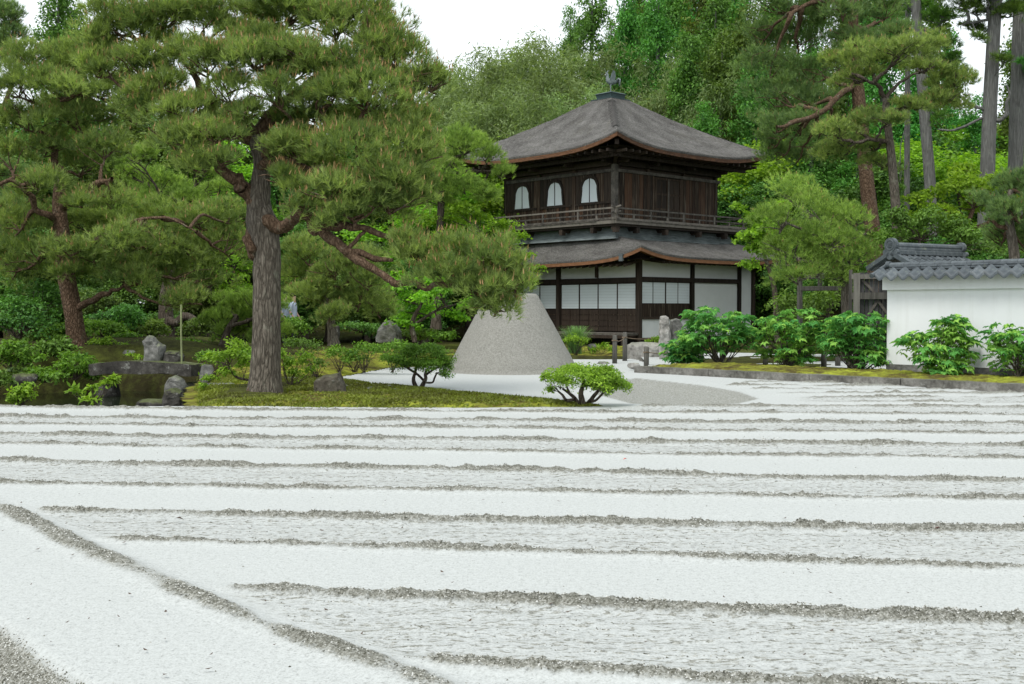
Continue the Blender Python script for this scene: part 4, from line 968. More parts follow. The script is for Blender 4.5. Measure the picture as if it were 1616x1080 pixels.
# rope fence posts
POSTS = [((970, 576), 27.2, .68), ((986, 570), 28.6, .72), ((1020, 580), 25.6, .46), ((1106, 577), 26.3, .5), ((1208, 582), 25.4, .5), ((1300, 586), 24.4, .55), ((1322, 584), 25.2, .42)]
plab = ['round wooden post on white sand, taller of the roped pair', 'wooden rope post standing behind its neighbour by the slab', 'short wooden post at the kerb end, rope tied to it', 'short wooden post half hidden by the first peony shrub', 'short wooden post between the two largest peony shrubs', 'pale wooden post showing between peony shrubs near the timber frame', 'dark stubby post beside the pale one near the timber frame']
tops = []
for ((px, py), Y, h), lb in zip(POSTS, plab):
    g = at(px, py, Y); e = empty('rope_post', (g[0], Y, 0), 0, lb, 'post', 'low posts of the rope fence')
    part(MB().tube([(0, 0, -.1), (0, 0, h * .6), (.004, 0, h - .02), (.004, 0, h)], [.062, .058, .056, .045], 10), 'stake', 'wood_grey', e, True)
    part(MB().tube([(0.062 * math.cos(a), .062 * math.sin(a), h - .13 + .01 * math.sin(a * 3)) for a in np.linspace(0, 2 * math.pi * 2, 26)], .012, 5), 'rope_knot', 'rope', e)
    tops.append(Vector((g[0], Y, h - .13)))
def rope(a, b, sag, label):
    pts = [a.lerp(b, t) + Vector((0, 0, -sag * 4 * t * (1 - t))) for t in np.linspace(0, 1, 14)]
    tag(MB().tube(pts, .011, 6).build('fence_rope', 'rope'), label, 'rope')
rope(tops[0], tops[1], .05, 'brown rope slung between the two posts on the sand'); rope(tops[1], Vector((3.6, 29.2, .55)), .03, 'brown rope running from the rear post to the standing stone')
rope(tops[2], tops[3], .06, 'brown rope from the short kerb post towards the peony shrubs'); rope(tops[4], tops[5], .1, 'brown rope hanging low between posts behind the peony shrubs')
g = at(287, 576, 21.8)
tag(MB().tube([(g[0], 21.8, g[2] - .1), (g[0] - .01, 21.8, g[2] + .6), (g[0] - .005, 21.8, g[2] + 1.15)], .018, 8).build('bamboo_pole', 'bamboo_pole'), 'thin green bamboo pole standing upright beside the bridge stones', 'pole')

# ================================================================== VEGETATION
def sphere_dirs(n, rg):
    d = rg.normal(size=(n, 3)); return d / np.linalg.norm(d, axis=1)[:, None]
def pad_points(pads, density, rg, top=.75, lobes=9, flat=.6, lobe_r=.45):
    """pads: (centre, radii). Points on the skin of many small lobes inside each ellipsoid; returns points, outward dirs, per-lobe tint"""
    P, D, T = [], [], []
    for c, r in pads:
        c = np.array(c); r = np.array(r); nl = max(3, int(lobes * (.6 + .8 * rg.random())))
        q = sphere_dirs(nl, rg) * (rg.random((nl, 1)) ** .5) * .72
        q[:, 2] = np.where(rg.random(nl) < top, np.abs(q[:, 2]), q[:, 2]); lc = c + q * r
        lr = lobe_r * (.7 + .75 * rg.random(nl)); vs = .8 + .9 * rg.random(nl); tilt = rg.normal(0, .16, 2); area = (r[0] * r[1] + r[0] * r[2] * 2) * 4
        n = max(6, int(density * area / nl))
        for k in range(nl):
            d = sphere_dirs(n, rg); d[:, 2] = np.where(rg.random(n) < top, np.abs(d[:, 2]), d[:, 2])
            rad = (.55 + .5 * rg.random((n, 1)) ** .7) * lr[k]
            q3 = lc[k] + d * rad * r * np.array([1, 1, flat / .6 * vs[k]]); q3[:, 2] += tilt[0] * (q3[:, 0] - c[0]) + tilt[1] * (q3[:, 1] - c[1]) - .12 * ((q3[:, 0] - c[0]) ** 2 + (q3[:, 1] - c[1]) ** 2) / max(r[0], .2)
            P.append(q3); D.append(d); T.append(np.full(n, rg.normal(0, .15)))
    return np.concatenate(P), np.concatenate(D), np.concatenate(T)
def needles(P, D, T, n, ln, w, spread, up, rg):
    N = len(P); ax = D * .65 + np.array([0, 0, up]) + rg.normal(size=(N, 3)) * .25; ax /= np.linalg.norm(ax, axis=1)[:, None]
    a = np.repeat(ax, n, 0) + rg.normal(size=(N * n, 3)) * spread; a /= np.linalg.norm(a, axis=1)[:, None]
    b = np.repeat(P, n, 0) - np.repeat(ax, n, 0) * (rg.random((N * n, 1)) * ln * .5)
    side = np.cross(a, rg.normal(size=(N * n, 3))); side /= np.linalg.norm(side, axis=1)[:, None] + 1e-9
    L = ln * (.7 + .5 * rg.random((N * n, 1)))
    V = np.empty((N * n, 3, 3)); V[:, 0] = b - side * w / 2; V[:, 1] = b + side * w / 2; V[:, 2] = b + a * L
    tint = np.clip(np.repeat(T + .45 + rg.normal(0, .17, N), n) + rg.normal(0, .12, N * n), 0, 1)
    return V.reshape(-1, 3), np.arange(N * n * 3).reshape(-1, 3), np.repeat(tint, 3)
def leaves(P, D, T, ln, w, rg, up=.5, droop=0., per=1):
    if per > 1:
        N0 = len(P); P = np.repeat(P, per, 0) + rg.normal(size=(N0 * per, 3)) * ln * .8; D = np.repeat(D, per, 0); T = np.repeat(T, per)
    N = len(P); nr = D * .5 + np.array([0, 0, up]) + rg.normal(size=(N, 3)) * .55; nr /= np.linalg.norm(nr, axis=1)[:, None]
    a = np.cross(nr, rg.normal(size=(N, 3))); a /= np.linalg.norm(a, axis=1)[:, None] + 1e-9
    if droop: a = a + np.array([0, 0, -droop]); a /= np.linalg.norm(a, axis=1)[:, None]
    b = np.cross(nr, a); b /= np.linalg.norm(b, axis=1)[:, None] + 1e-9
    L = ln * (.6 + .7 * rg.random((N, 1))); Wd = w * (.6 + .7 * rg.random((N, 1)))
    V = np.empty((N, 4, 3)); V[:, 0] = P; V[:, 1] = P + a * L * .5 + b * Wd * .5 + nr * L * .06; V[:, 2] = P + a * L - nr * L * .1; V[:, 3] = P + a * L * .5 - b * Wd * .5 + nr * L * .06
    tint = np.clip(T + .45 + rg.normal(0, .17, N), 0, 1)
    return V.reshape(-1, 3), np.arange(N * 4).reshape(-1, 4), np.repeat(tint, 4)
def rough_path(p0, p1, n, amp, rg, bow=0.):
    p0 = np.array(p0, float); p1 = np.array(p1, float); L = np.linalg.norm(p1 - p0); t = np.linspace(0, 1, n)[:, None]
    q = p0 + (p1 - p0) * t; off = np.cumsum(rg.normal(size=(n, 3)), 0) * amp * L / n ** .5; off -= off[0] + (off[-1] - off[0]) * t
    q = q + off; q[:, 2] += (bow * L * 4 * t * (1 - t))[:, 0]; return q
def smooth_poly(P, sub=4):
    P = np.array(P, float)
    if len(P) < 3: return P
    out = []; Q = np.vstack([2 * P[0] - P[1], P, 2 * P[-1] - P[-2]])
    for i in range(1, len(Q) - 2):
        for k in range(sub):
            t = k / sub; a, b, c, d = Q[i - 1], Q[i], Q[i + 1], Q[i + 2]
            out.append(.5 * ((2 * b) + (-a + c) * t + (2 * a - 5 * b + 4 * c - d) * t ** 2 + (-a + 3 * b - 3 * c + d) * t ** 3))
    out.append(P[-1]); return np.array(out)
def trunk_mesh(pts, rad, n, rg, flare=0., rough=.06):
    P = smooth_poly(pts, 5 if n > 6 else 2); rr = np.interp(np.linspace(0, 1, len(P)), np.linspace(0, 1, len(rad)), rad)
    z0 = P[0, 2]; V = []; side = None
    for i, p in enumerate(P):
        d = P[min(i + 1, len(P) - 1)] - P[max(i - 1, 0)]; d /= np.linalg.norm(d) + 1e-9
        if side is None: side = np.cross(d, [0, 1, .1]); 
        side = side - d * side.dot(d); side /= np.linalg.norm(side); u2 = np.cross(d, side)
        a = np.linspace(0, 2 * math.pi, n, endpoint=False)
        r = rr[i] * (1 + rough * vnoise(a * 1.6 + 3, np.full(n, i * .6), 5) + rough * .7 * vnoise(a * 5, np.full(n, i * 1.3), 6))
        if flare: r = r * (1 + flare * np.exp(-max(0, p[2] - z0) / .16) * (1 + .45 * np.cos(a * 5 + 1)))
        V.append(p + np.cos(a)[:, None] * side * r[:, None] + np.sin(a)[:, None] * u2 * r[:, None])
    V = np.concatenate(V); m = len(P); i = np.arange((m - 1) * n); r_ = i // n; c = i % n
    return V, np.stack([r_ * n + c, r_ * n + (c + 1) % n, (r_ + 1) * n + (c + 1) % n, (r_ + 1) * n + c], 1)
def join(parts):
    V = []; Fc = []; T = []; b = 0
    for p in parts:
        V.append(p[0]); Fc.append(p[1] + b); b += len(p[0])
        if len(p) > 2: T.append(p[2])
    return np.concatenate(V), np.concatenate(Fc), (np.concatenate(T) if T else None)

def pine(label, base_px, Y, trunk, limbs, pads, mat, seed, shoots=.1, dens=240., nn=15, ln=.11, w=.007, flat=.55, name='pine_tree', bark_t='bark_pine', bark_l='bark_red', zbase=None, pad_depth=1.0, up=.55, group=None, flare=.35, lobes=9):
    """trunk: [(px,py,width_px)], limbs: [[(px,py,dY,width_px)..]], pads: [(px,py,rx,ry[,dY])]: all turned into metres at the tree's own distance Y"""
    rg = np.random.default_rng(seed); m = Y / F_PX
    g = at(*base_px, Y); z0 = g[2] if zbase is None else zbase
    e = empty(name, (g[0], Y, z0), 0, label, 'tree', group); off = np.array([g[0], Y, z0])
    tp = [at(px, py, Y + dy) - off for px, py, _, dy in [(t + (0,))[:4] if len(t) == 3 else t for t in trunk]]
    tr = [t[2] * m / 2 for t in trunk]
    V, Fc = trunk_mesh(tp, tr, 20, rg, flare); link('trunk', np_mesh('trunk', V, Fc, None, True), bark_t, e)
    nodes = [tp[-1], tp[len(tp) // 2]]
    for lb in limbs:
        P = [at(px, py, Y + dy) - off for px, py, dy, _ in lb]; r = [q[3] * m / 2 for q in lb]
        P = smooth_poly(P, 3); r = np.interp(np.linspace(0, 1, len(P)), np.linspace(0, 1, len(r)), r) * (1 + rg.normal(0, .06, len(P))); P[1:] += rg.normal(0, 1, (len(P) - 1, 3)) * (r[1:, None] * .5)
        V, Fc = trunk_mesh(P, r, 12, rg, 0, .13); link('limb', np_mesh('limb', V, Fc, None, True), bark_l, e); nodes += list(smooth_poly(P, 3)[2:])
    nodes = np.array(nodes); pp = []; tw = []
    for pd in pads:
        px, py, rx, ry = pd[:4]; dy = pd[4] if len(pd) > 4 else rg.uniform(-.5, .5) * pad_depth * 1.6
        sc = (Y + dy) / Y; c = at(px, py, Y + dy) - off
        r = np.array([rx * m * sc, max(.8 * rx * m, .3), ry * m * sc]) * np.array([1.2, pad_depth, 1.45]); pp.append((c, r))
        nd = nodes[np.argmin(np.linalg.norm(nodes - c, axis=1))]; low = c + np.array([0, 0, -r[2] * .35])
        q = rough_path(nd, low, 8, .10, rg, .04); V, Fc = trunk_mesh(q, [max(.014, .05 * np.linalg.norm(r)), .012], 6, rg); tw.append((V, Fc))
        for k in range(7):
            a = rg.uniform(0, 2 * math.pi); s = rg.uniform(.35, .85)
            tip = c + np.array([math.cos(a) * r[0] * s, math.sin(a) * r[1] * s, rg.uniform(-.1, .55) * r[2]])
            st = q[rg.integers(4, 8)]; V, Fc = trunk_mesh(rough_path(st, tip, 4, .14, rg, .03)[::1], [.016, .006], 4, rg); tw.append((V, Fc))
    V, Fc, _ = join(tw); t = link('branches', np_mesh('branches', V, Fc, None, True), bark_l, e); tag(t, kind='stuff')
    P, D, T = pad_points(pp, dens, rg, .80, lobes, flat)
    V, Fc, T2 = needles(P, D, T, nn, ln, w, .42, up, rg)
    cr = link('crown', np_mesh('crown', V, Fc, T2), mat, e); tag(cr, kind='stuff')
    if shoots:
        sel = (rg.random(len(P)) < shoots) & (D[:, 2] > .15); Q = P[sel] + D[sel] * ln * .45 + np.array([0, 0, ln * .35])
        V, Fc, T2 = needles(Q, D[sel] * .2, T[sel], 3, ln * .5, w * 1.7, .10, 1.2, rg)
        so = link('new_shoots', np_mesh('new_shoots', V, Fc, T2), 'pine_shoots', e); tag(so, kind='stuff')
    return e

# ---- the great pine on the moss island
pine('large old red pine with spreading limbs on the moss island', (418, 628), 16.9,
     [(418, 630, 50), (419, 560, 45), (421, 480, 43), (421, 400, 43), (413, 352, 49), (409, 325, 38), (411, 290, 30), (413, 255, 26), (403, 215, 26)],
     [[(411, 318, 0, 26), (388, 300, -.1, 22), (363, 276, -.2, 17), (340, 255, -.4, 12), (318, 240, -.6, 7)],
      [(402, 218, 0, 24), (375, 205, .1, 20), (350, 185, .2, 17), (318, 150, .3, 13), (275, 150, .4, 8), (235, 150, .5, 4)],
      [(350, 186, .2, 13), (318, 140, .5, 11), (302, 108, .6, 10), (276, 84, .7, 7), (240, 65, .8, 4)],
      [(402, 218, 0, 22), (425, 186, .2, 20), (440, 160, .3, 17), (478, 138, .2, 13), (508, 120, .1, 10), (545, 106, 0, 8), (600, 95, -.2, 4)],
      [(440, 160, .3, 12), (430, 110, .5, 10), (440, 60, .6, 6), (460, 30, .6, 3)],
      [(410, 250, 0, 18), (455, 204, -.3, 14), (500, 203, -.4, 12), (553, 201, -.5, 10), (582, 208, -.6, 6), (640, 225, -.7, 3)],
      [(412, 268, 0, 18), (430, 259, -.2, 15), (467, 263, -.4, 13), (522, 271, -.6, 10), (553, 286, -.8, 7), (600, 300, -.9, 4)],
      [(418, 356, 0, 24), (437, 350, -.2, 20), (478, 341, -.5, 18), (507, 367, -.7, 17), (541, 390, -.9, 15), (596, 430, -1.2, 11), (633, 448, -1.3, 10), (674, 454, -1.4, 8), (712, 450, -1.5, 6), (770, 455, -1.5, 3)],
      [(500, 352, -.6, 12), (530, 353, -.7, 12), (560, 357, -.8, 11), (607, 374, -.9, 9), (654, 388, -1.0, 5)],
      [(535, 388, -.9, 10), (581, 405, -1.0, 10), (618, 411, -1.1, 6)],
      [(545, 396, -.9, 7), (575, 365, -.8, 5), (560, 358, -.8, 4)],
      [(408, 612, 0, 20), (396, 624, -.12, 14), (386, 631, -.25, 7), (378, 634, -.35, 3)], [(430, 614, 0, 16), (441, 625, -.1, 9), (451, 630, -.2, 4)], [(415, 615, -.1, 16), (413, 630, -.3, 8)], [(410, 352, 0, 16), (396, 374, -.12, 15), (397, 398, -.1, 15), (407, 418, -.02, 8)]],
     [(450, 30, 95, 30, .3), (395, 25, 60, 26, .6), (530, 35, 80, 32, .2), (330, 45, 70, 32, .5), (590, 62, 75, 36, .1), (640, 105, 58, 40, -.1), (215, 50, 80, 38, .8), (265, 30, 60, 25, .7), (175, 85, 55, 30, .8),
      (225, 110, 75, 28, .5), (330, 105, 50, 20, -.3), (480, 90, 70, 28, -.4), (400, 95, 60, 28, -.4), (560, 110, 80, 32, -.3), (655, 150, 45, 38, -.2), (580, 155, 80, 32, -.6), (500, 160, 65, 26, -.6),
      (430, 145, 45, 22, -.7), (300, 175, 62, 26, -.2), (230, 165, 55, 24, .3), (340, 215, 48, 22, -.6), (280, 225, 55, 28, -.5), (470, 235, 70, 22, -.5), (560, 235, 85, 28, -.8), (640, 200, 55, 38, -.5), (655, 250, 45, 40, -.7),
      (450, 290, 48, 20, -.7), (520, 305, 75, 26, -.9), (600, 285, 75, 34, -.9), (615, 325, 70, 26, -.9), (660, 300, 30, 30, -.8), (320, 262, 45, 22, -.5), (480, 325, 45, 14, -.9), (555, 335, 60, 20, -1.0),
      (665, 410, 52, 22, -1.1), (715, 408, 62, 30, -1.3), (770, 418, 52, 34, -1.5), (705, 440, 55, 24, -1.6), (760, 455, 62, 32, -1.6), (812, 455, 28, 36, -1.6), (780, 490, 38, 20, -1.6), (640, 385, 34, 14, -1.1),
      (372, 62, 60, 20, .2), (300, 78, 45, 14, .3), (452, 115, 55, 18, .1), (250, 135, 50, 18, .2), (520, 192, 62, 20, .1), (445, 188, 45, 16, .2), (480, 268, 60, 18, .1), (610, 200, 50, 22, .2), (300, 205, 50, 18, .3), (160, 55, 40, 24, .8), (150, 110, 40, 20, .6), (420, 68, 50, 18, .1),
      (350, 255, 30, 16, -.7), (385, 180, 35, 18, -.5), (360, 140, 40, 20, -.4), (690, 135, 22, 28, -.2)],
     'pine_needles', 101, shoots=.24, dens=172, nn=13, ln=.13, w=.0085, flat=.55)

# ---- other pines
pine('broad dark pine with a leaning trunk on the far pond bank', (120, 548), 25.,
     [(122, 552, 30), (116, 500, 27), (104, 430, 27), (98, 370, 24), (93, 320, 20), (97, 280, 17)],
     [[(98, 330, 0, 15), (120, 315, -.3, 14), (150, 290, -.6, 11), (180, 280, -.8, 6)],
      [(97, 285, 0, 14), (85, 250, .2, 11), (90, 210, .3, 8), (110, 150, .3, 4)],
      [(118, 490, 0, 12), (150, 470, -.4, 10), (180, 460, -.7, 6), (196, 450, -.8, 3)],
      [(100, 410, 0, 9), (150, 380, -.6, 6), (210, 352, -1.0, 5), (265, 346, -1.3, 4), (310, 365, -1.5, 2)],
      [(96, 350, 0, 12), (60, 330, -.4, 9), (30, 290, -.7, 7), (0, 290, -.9, 5)]],
     [(60, 105, 60, 30), (130, 105, 70, 32), (20, 140, 50, 30), (95, 145, 70, 30), (180, 150, 60, 30), (40, 190, 60, 32), (130, 195, 70, 30), (215, 185, 50, 24), (70, 235, 60, 26), (165, 235, 50, 24), (20, 250, 40, 30),
      (130, 270, 50, 22), (40, 310, 50, 24), (175, 320, 55, 20), (90, 355, 70, 24), (20, 360, 50, 30), (170, 360, 60, 22), (250, 355, 60, 24), (320, 350, 60, 28), (380, 345, 30, 22), (60, 405, 70, 26), (150, 410, 70, 24),
      (235, 400, 70, 26), (310, 400, 60, 28), (360, 390, 36, 30), (200, 440, 50, 20), (270, 440, 60, 26), (330, 440, 40, 26), (20, 430, 45, 24), (285, 480, 45, 20), (110, 435, 40, 16), (110, 395, 50, 18, -1.4), (200, 375, 55, 18, -1.6), (60, 290, 45, 18, -1.2), (130, 320, 40, 16, -1.3)],
     'pine_needles', 202, shoots=.12, dens=74, nn=13, ln=.15, w=.0105, bark_t='bark_red')
pine('light green cloud-trimmed pine behind the broad bank pine', (265, 545), 31.,
     [(265, 548, 26), (262, 510, 24), (262, 470, 20), (272, 400, 14), (270, 330, 10)],
     [[(262, 505, 0, 12), (290, 505, -.2, 12), (328, 522, -.4, 9)], [(268, 430, 0, 8), (276, 440, 0, 7), (268, 480, 0, 5)]],
     [(218, 250, 34, 18), (200, 270, 25, 14), (322, 272, 36, 14), (250, 295, 55, 18), (215, 320, 50, 18), (290, 312, 40, 16), (345, 300, 30, 14), (270, 340, 60, 18)],
     'pine_needles_fresh', 203, shoots=.0, dens=110, nn=16, ln=.12, w=.0095, bark_t='bark_dark', bark_l='bark_dark')
pine('low wide cloud-trimmed pine with bright tips behind the great trunk', (380, 545), 27.,
     [(352, 548, 12), (360, 520, 10), (375, 500, 8)], [[(362, 515, 0, 7), (400, 505, 0, 5), (430, 500, 0, 3)]],
     [(360, 482, 36, 14), (410, 484, 44, 18), (345, 505, 34, 18), (395, 510, 55, 22), (428, 508, 24, 20), (415, 532, 34, 16), (365, 530, 34, 16)],
     'pine_needles_fresh', 204, shoots=.0, dens=190, nn=14, ln=.10, w=.008, bark_t='bark_dark', bark_l='bark_dark', up=1.2)
pine('small pine with pale lichen trunk behind the azalea hedge', (524, 540), 24.,
     [(527, 545, 15), (522, 510, 13), (516, 470, 12), (514, 430, 9)], [[(516, 460, 0, 7), (545, 450, 0, 5), (575, 455, 0, 3)]],
     [(470, 440, 42, 22), (530, 430, 50, 24), (580, 445, 40, 24), (505, 470, 45, 20), (565, 480, 55, 24), (520, 500, 32, 16), (600, 495, 26, 16), (480, 400, 50, 22), (555, 405, 40, 16)],
     'pine_needles', 205, shoots=.08, dens=150, nn=16, ln=.12, w=.008)
pine('slender pine with round top pads left of the pavilion', (690, 500), 31.,
     [(688, 520, 14), (692, 420, 12), (697, 310, 11), (706, 272, 10), (722, 248, 8)],
     [[(705, 275, 0, 6), (740, 272, 0, 5), (785, 270, 0, 4)], [(700, 300, 0, 6), (680, 282, 0, 4)], [(722, 250, 0, 5), (745, 238, 0, 3)]],
     [(735, 232, 46, 24), (712, 250, 22, 12), (765, 248, 26, 14), (792, 276, 15, 15), (700, 262, 26, 12), (735, 298, 45, 18), (690, 315, 40, 16), (770, 312, 28, 12), (675, 285, 30, 14)],
     'pine_needles_fresh', 206, shoots=.0, dens=130, nn=16, ln=.13, w=.0095, bark_t='bark_dark', bark_l='bark_dark')
pine('tall red-barked pine leaning beside the pavilion', (1378, 430), 33.,
     [(1385, 470, 27), (1379, 385, 25), (1368, 290, 22), (1360, 200, 20), (1352, 130, 19), (1345, 70, 17), (1347, 20, 14), (1340, -60, 11)],
     [[(1352, 130, 0, 9), (1320, 155, -.6, 9), (1290, 178, -1., 8), (1250, 195, -1.5, 6), (1225, 200, -1.8, 3)], [(1344, 15, 0, 10), (1300, 0, -.3, 8), (1250, 20, -.6, 5)], [(1346, 40, 0, 8), (1390, 60, -.4, 5), (1410, 65, -.5, 3)], [(1344, 0, 0, 8), (1390, -20, .2, 5)]],
     [(1235, 15, 62, 30), (1300, 20, 45, 22), (1200, 60, 40, 26), (1260, 70, 60, 30), (1215, 110, 50, 28), (1280, 115, 50, 26), (1222, 155, 46, 26), (1268, 160, 60, 26), (1224, 200, 38, 24), (1258, 205, 46, 22), (1226, 243, 28, 20), (1256, 248, 44, 22), (1290, 215, 36, 18), (1212, 225, 22, 20),
      (1340, 60, 50, 18), (1395, 20, 55, 24), (1330, 25, 40, 18), (1420, 50, 40, 18), (1270, -20, 60, 24), (1360, -20, 60, 24)],
     'pine_needles_dark', 207, shoots=.05, dens=60, nn=13, ln=.16, w=.0105, bark_t='bark_red')
pine('grey-trunked pine with layered pads behind the tiled gate', (1418, 400), 29.,
     [(1420, 430, 16), (1414, 335, 15), (1408, 260, 13), (1400, 190, 12), (1398, 155, 10)],
     [[(1400, 190, 0, 8), (1392, 150, 0, 7), (1375, 130, -.3, 5), (1350, 120, -.5, 3)], [(1398, 155, 0, 7), (1420, 130, .2, 5), (1450, 115, .3, 3)], [(1404, 225, 0, 7), (1380, 222, -.3, 5), (1345, 225, -.5, 3)], [(1401, 175, 0, 6), (1440, 170, .3, 4), (1490, 150, .5, 3)]],
     [(1325, 108, 36, 18), (1370, 92, 45, 20), (1420, 82, 50, 20), (1465, 78, 34, 18), (1350, 125, 40, 14), (1460, 108, 34, 16), (1505, 135, 44, 22), (1490, 160, 40, 16), (1350, 195, 42, 18), (1320, 210, 36, 18), (1400, 190, 34, 12), (1445, 168, 36, 12), (1330, 240, 46, 22), (1375, 235, 34, 14), (1390, 262, 30, 14)],
     'pine_needles', 208, shoots=.12, dens=120, nn=16, ln=.13, w=.009, bark_t='bark_pine', bark_l='bark_dark')
pine('low spreading pine with tangled grey twigs beside the pavilion end', (1336, 520), 26.5,
     [(1338, 540, 15), (1334, 480, 14), (1333, 440, 12), (1320, 390, 10), (1305, 360, 7)],
     [[(1333, 440, 0, 7), (1300, 420, -.3, 6), (1260, 410, -.6, 4)], [(1320, 390, 0, 7), (1345, 375, -.2, 5), (1370, 370, -.3, 3)], [(1325, 400, 0, 6), (1280, 370, -.5, 5), (1240, 350, -.7, 3)]],
     [(1265, 320, 50, 24), (1230, 355, 46, 28), (1300, 345, 50, 26), (1250, 390, 52, 28), (1310, 385, 46, 28), (1225, 410, 34, 26), (1290, 425, 52, 26), (1345, 410, 40, 24), (1260, 440, 46, 20), (1330, 440, 40, 16), (1345, 345, 30, 18)],
     'pine_needles_fresh', 209, shoots=.05, dens=98, nn=13, ln=.12, w=.0085, bark_t='bark_pine', bark_l='bark_pine')
pine('dense green pine rising behind the white wall', (1600, 430), 25.,
     [(1605, 470, 18), (1600, 400, 16), (1592, 340, 12), (1595, 300, 8)], [[(1597, 370, 0, 8), (1570, 350, 0, 5), (1555, 345, 0, 3)]],
     [(1595, 300, 40, 20), (1565, 330, 36, 22), (1610, 340, 50, 28), (1580, 375, 46, 26), (1625, 390, 40, 30), (1640, 300, 40, 30)],
     'pine_needles_dark', 210, shoots=.03, dens=130, nn=16, ln=.12, w=.0085)
pine('pine crown at the left edge above the bank pine', (-20, 400), 32.,
     [(-40, 540, 26), (-30, 400, 22), (-20, 200, 18), (-10, 60, 10)], [[(-20, 200, 0, 10), (10, 160, 0, 6), (30, 80, 0, 4)]],
     [(5, 40, 36, 26), (-30, 20, 50, 26), (15, 70, 36, 20), (-20, 100, 50, 30), (-10, 280, 60, 30), (0, 340, 50, 26)],
     'pine_needles_dark', 211, shoots=.05, dens=90, nn=16, ln=.15, w=.010)

# ---- leafy trees and shrubs given by their own pads
def leafy(name, label, cat, base_px, Y, pads, mat, seed, leaf=.07, lw=.045, dens=260., trunk=None, stems=0, group=None, lobes=9, flat=.6, per=1, up=.5, bark='bark_dark', zbase=None, top=.7, depth=.9, droop=0.):
    rg = np.random.default_rng(seed); m = Y / F_PX; g = at(*base_px, Y); z0 = g[2] if zbase is None else zbase
    e = empty(name, (g[0], Y, z0), 0, label, cat, group); off = np.array([g[0], Y, z0]); pp = []; tw = []
    nodes = [np.zeros(3)]
    if trunk:
        for lb in trunk:
            P = [at(px, py, Y) - off + np.array([0, rg.normal(0, .04), 0]) for px, py, _ in lb]; r = [q[2] * m / 2 for q in lb]
            V, Fc = trunk_mesh(P, r, 9, rg, 0, .1); link('trunk' if lb is trunk[0] else 'limb', np_mesh('trunk', V, Fc, None, True), bark, e); nodes += list(smooth_poly(P, 2)[1:])
    for pd in pads:
        px, py, rx, ry = pd[:4]; dy = pd[4] if len(pd) > 4 else rg.uniform(-.35, .35) * rx * m * 2
        c = at(px, py, Y + dy) - off; r = np.array([rx * m, max(rx * m * depth, ry * m), ry * m]); pp.append((c, r))
        N_ = np.array(nodes); nd = N_[np.argmin(np.linalg.norm(N_ - c, axis=1))]
        for k in range(max(1, stems)):
            tip = c + sphere_dirs(1, rg)[0] * r * .6; q = rough_path(nd + rg.normal(0, .02, 3) * (1, 1, 0), tip, 7, .09, rg, .03)
            rad = max(.006, .02 * np.linalg.norm(r)); V, Fc = trunk_mesh(q, [rad, rad * .35], 5, rg); tw.append((V, Fc))
    V, Fc, _ = join(tw); tag(link('stems' if not trunk else 'branches', np_mesh('stems', V, Fc, None, True), bark, e), kind='stuff')
    dk = .55 if Y > 21 else (1.15 if name == 'azalea_bush' else .72)
    P, D, T = pad_points(pp, dens * dk, rg, top, lobes, flat)
    V, Fc, T2 = leaves(P, D, T, leaf * (1.2 if Y > 21 else 1.1), lw * (1.25 if Y > 21 else 1.15), rg, up, droop, per); tag(link('crown' if trunk else 'foliage', np_mesh('crown', V, Fc, T2), mat, e), kind='stuff')
    return e
# the two trained azaleas
leafy('azalea_bush', 'trained azalea with flat dark-green head and looping bare stems before the cone', 'azalea', (661, 612), 18.7,
      [(622, 570, 26, 13), (660, 560, 40, 18), (692, 570, 30, 18), (650, 576, 32, 13), (706, 582, 16, 13), (682, 553, 26, 11), (642, 553, 26, 11), (672, 578, 28, 13), (702, 592, 12, 8), (612, 566, 16, 9)], 'azalea_leaves_dark', 301, .034, .016, 1900,
      [[(657, 613, 8), (653, 600, 6), (655, 590, 5), (658, 578, 4)], [(664, 614, 8), (672, 598, 6), (671, 590, 5), (676, 580, 3)], [(672, 604, 4), (660, 592, 4), (645, 582, 4), (632, 574, 2)], [(671, 603, 3.5), (682, 604, 3), (686, 596, 3), (690, 588, 2.4)], [(672, 592, 4), (682, 585, 3), (692, 580, 2)]], flat=.5, stems=3, lobes=12, zbase=.05)
leafy('azalea_bush', 'trained azalea with fresh yellow-green head at the tip of the moss island', 'azalea', (925, 643), 15.3,
      [(883, 602, 34, 18), (925, 596, 46, 20), (965, 602, 34, 19), (905, 588, 32, 13), (945, 586, 34, 13), (982, 609, 18, 13), (862, 598, 14, 11), (935, 608, 34, 13), (868, 616, 11, 8), (965, 614, 24, 10)], 'azalea_leaves', 302, .034, .018, 1900,
      [[(921, 645, 14), (918, 632, 10), (916, 618, 8), (922, 606, 5)], [(916, 643, 8), (908, 630, 6), (898, 621, 5), (888, 614, 3)], [(926, 643, 10), (933, 632, 7), (940, 622, 6), (948, 612, 3)], [(906, 630, 5), (894, 632, 5), (888, 624, 4), (881, 618, 3)], [(932, 634, 5), (940, 632, 4), (948, 624, 4), (956, 616, 3)], [(900, 622, 4), (895, 612, 3), (894, 606, 2)]], flat=.55, stems=3, lobes=12, zbase=.02)
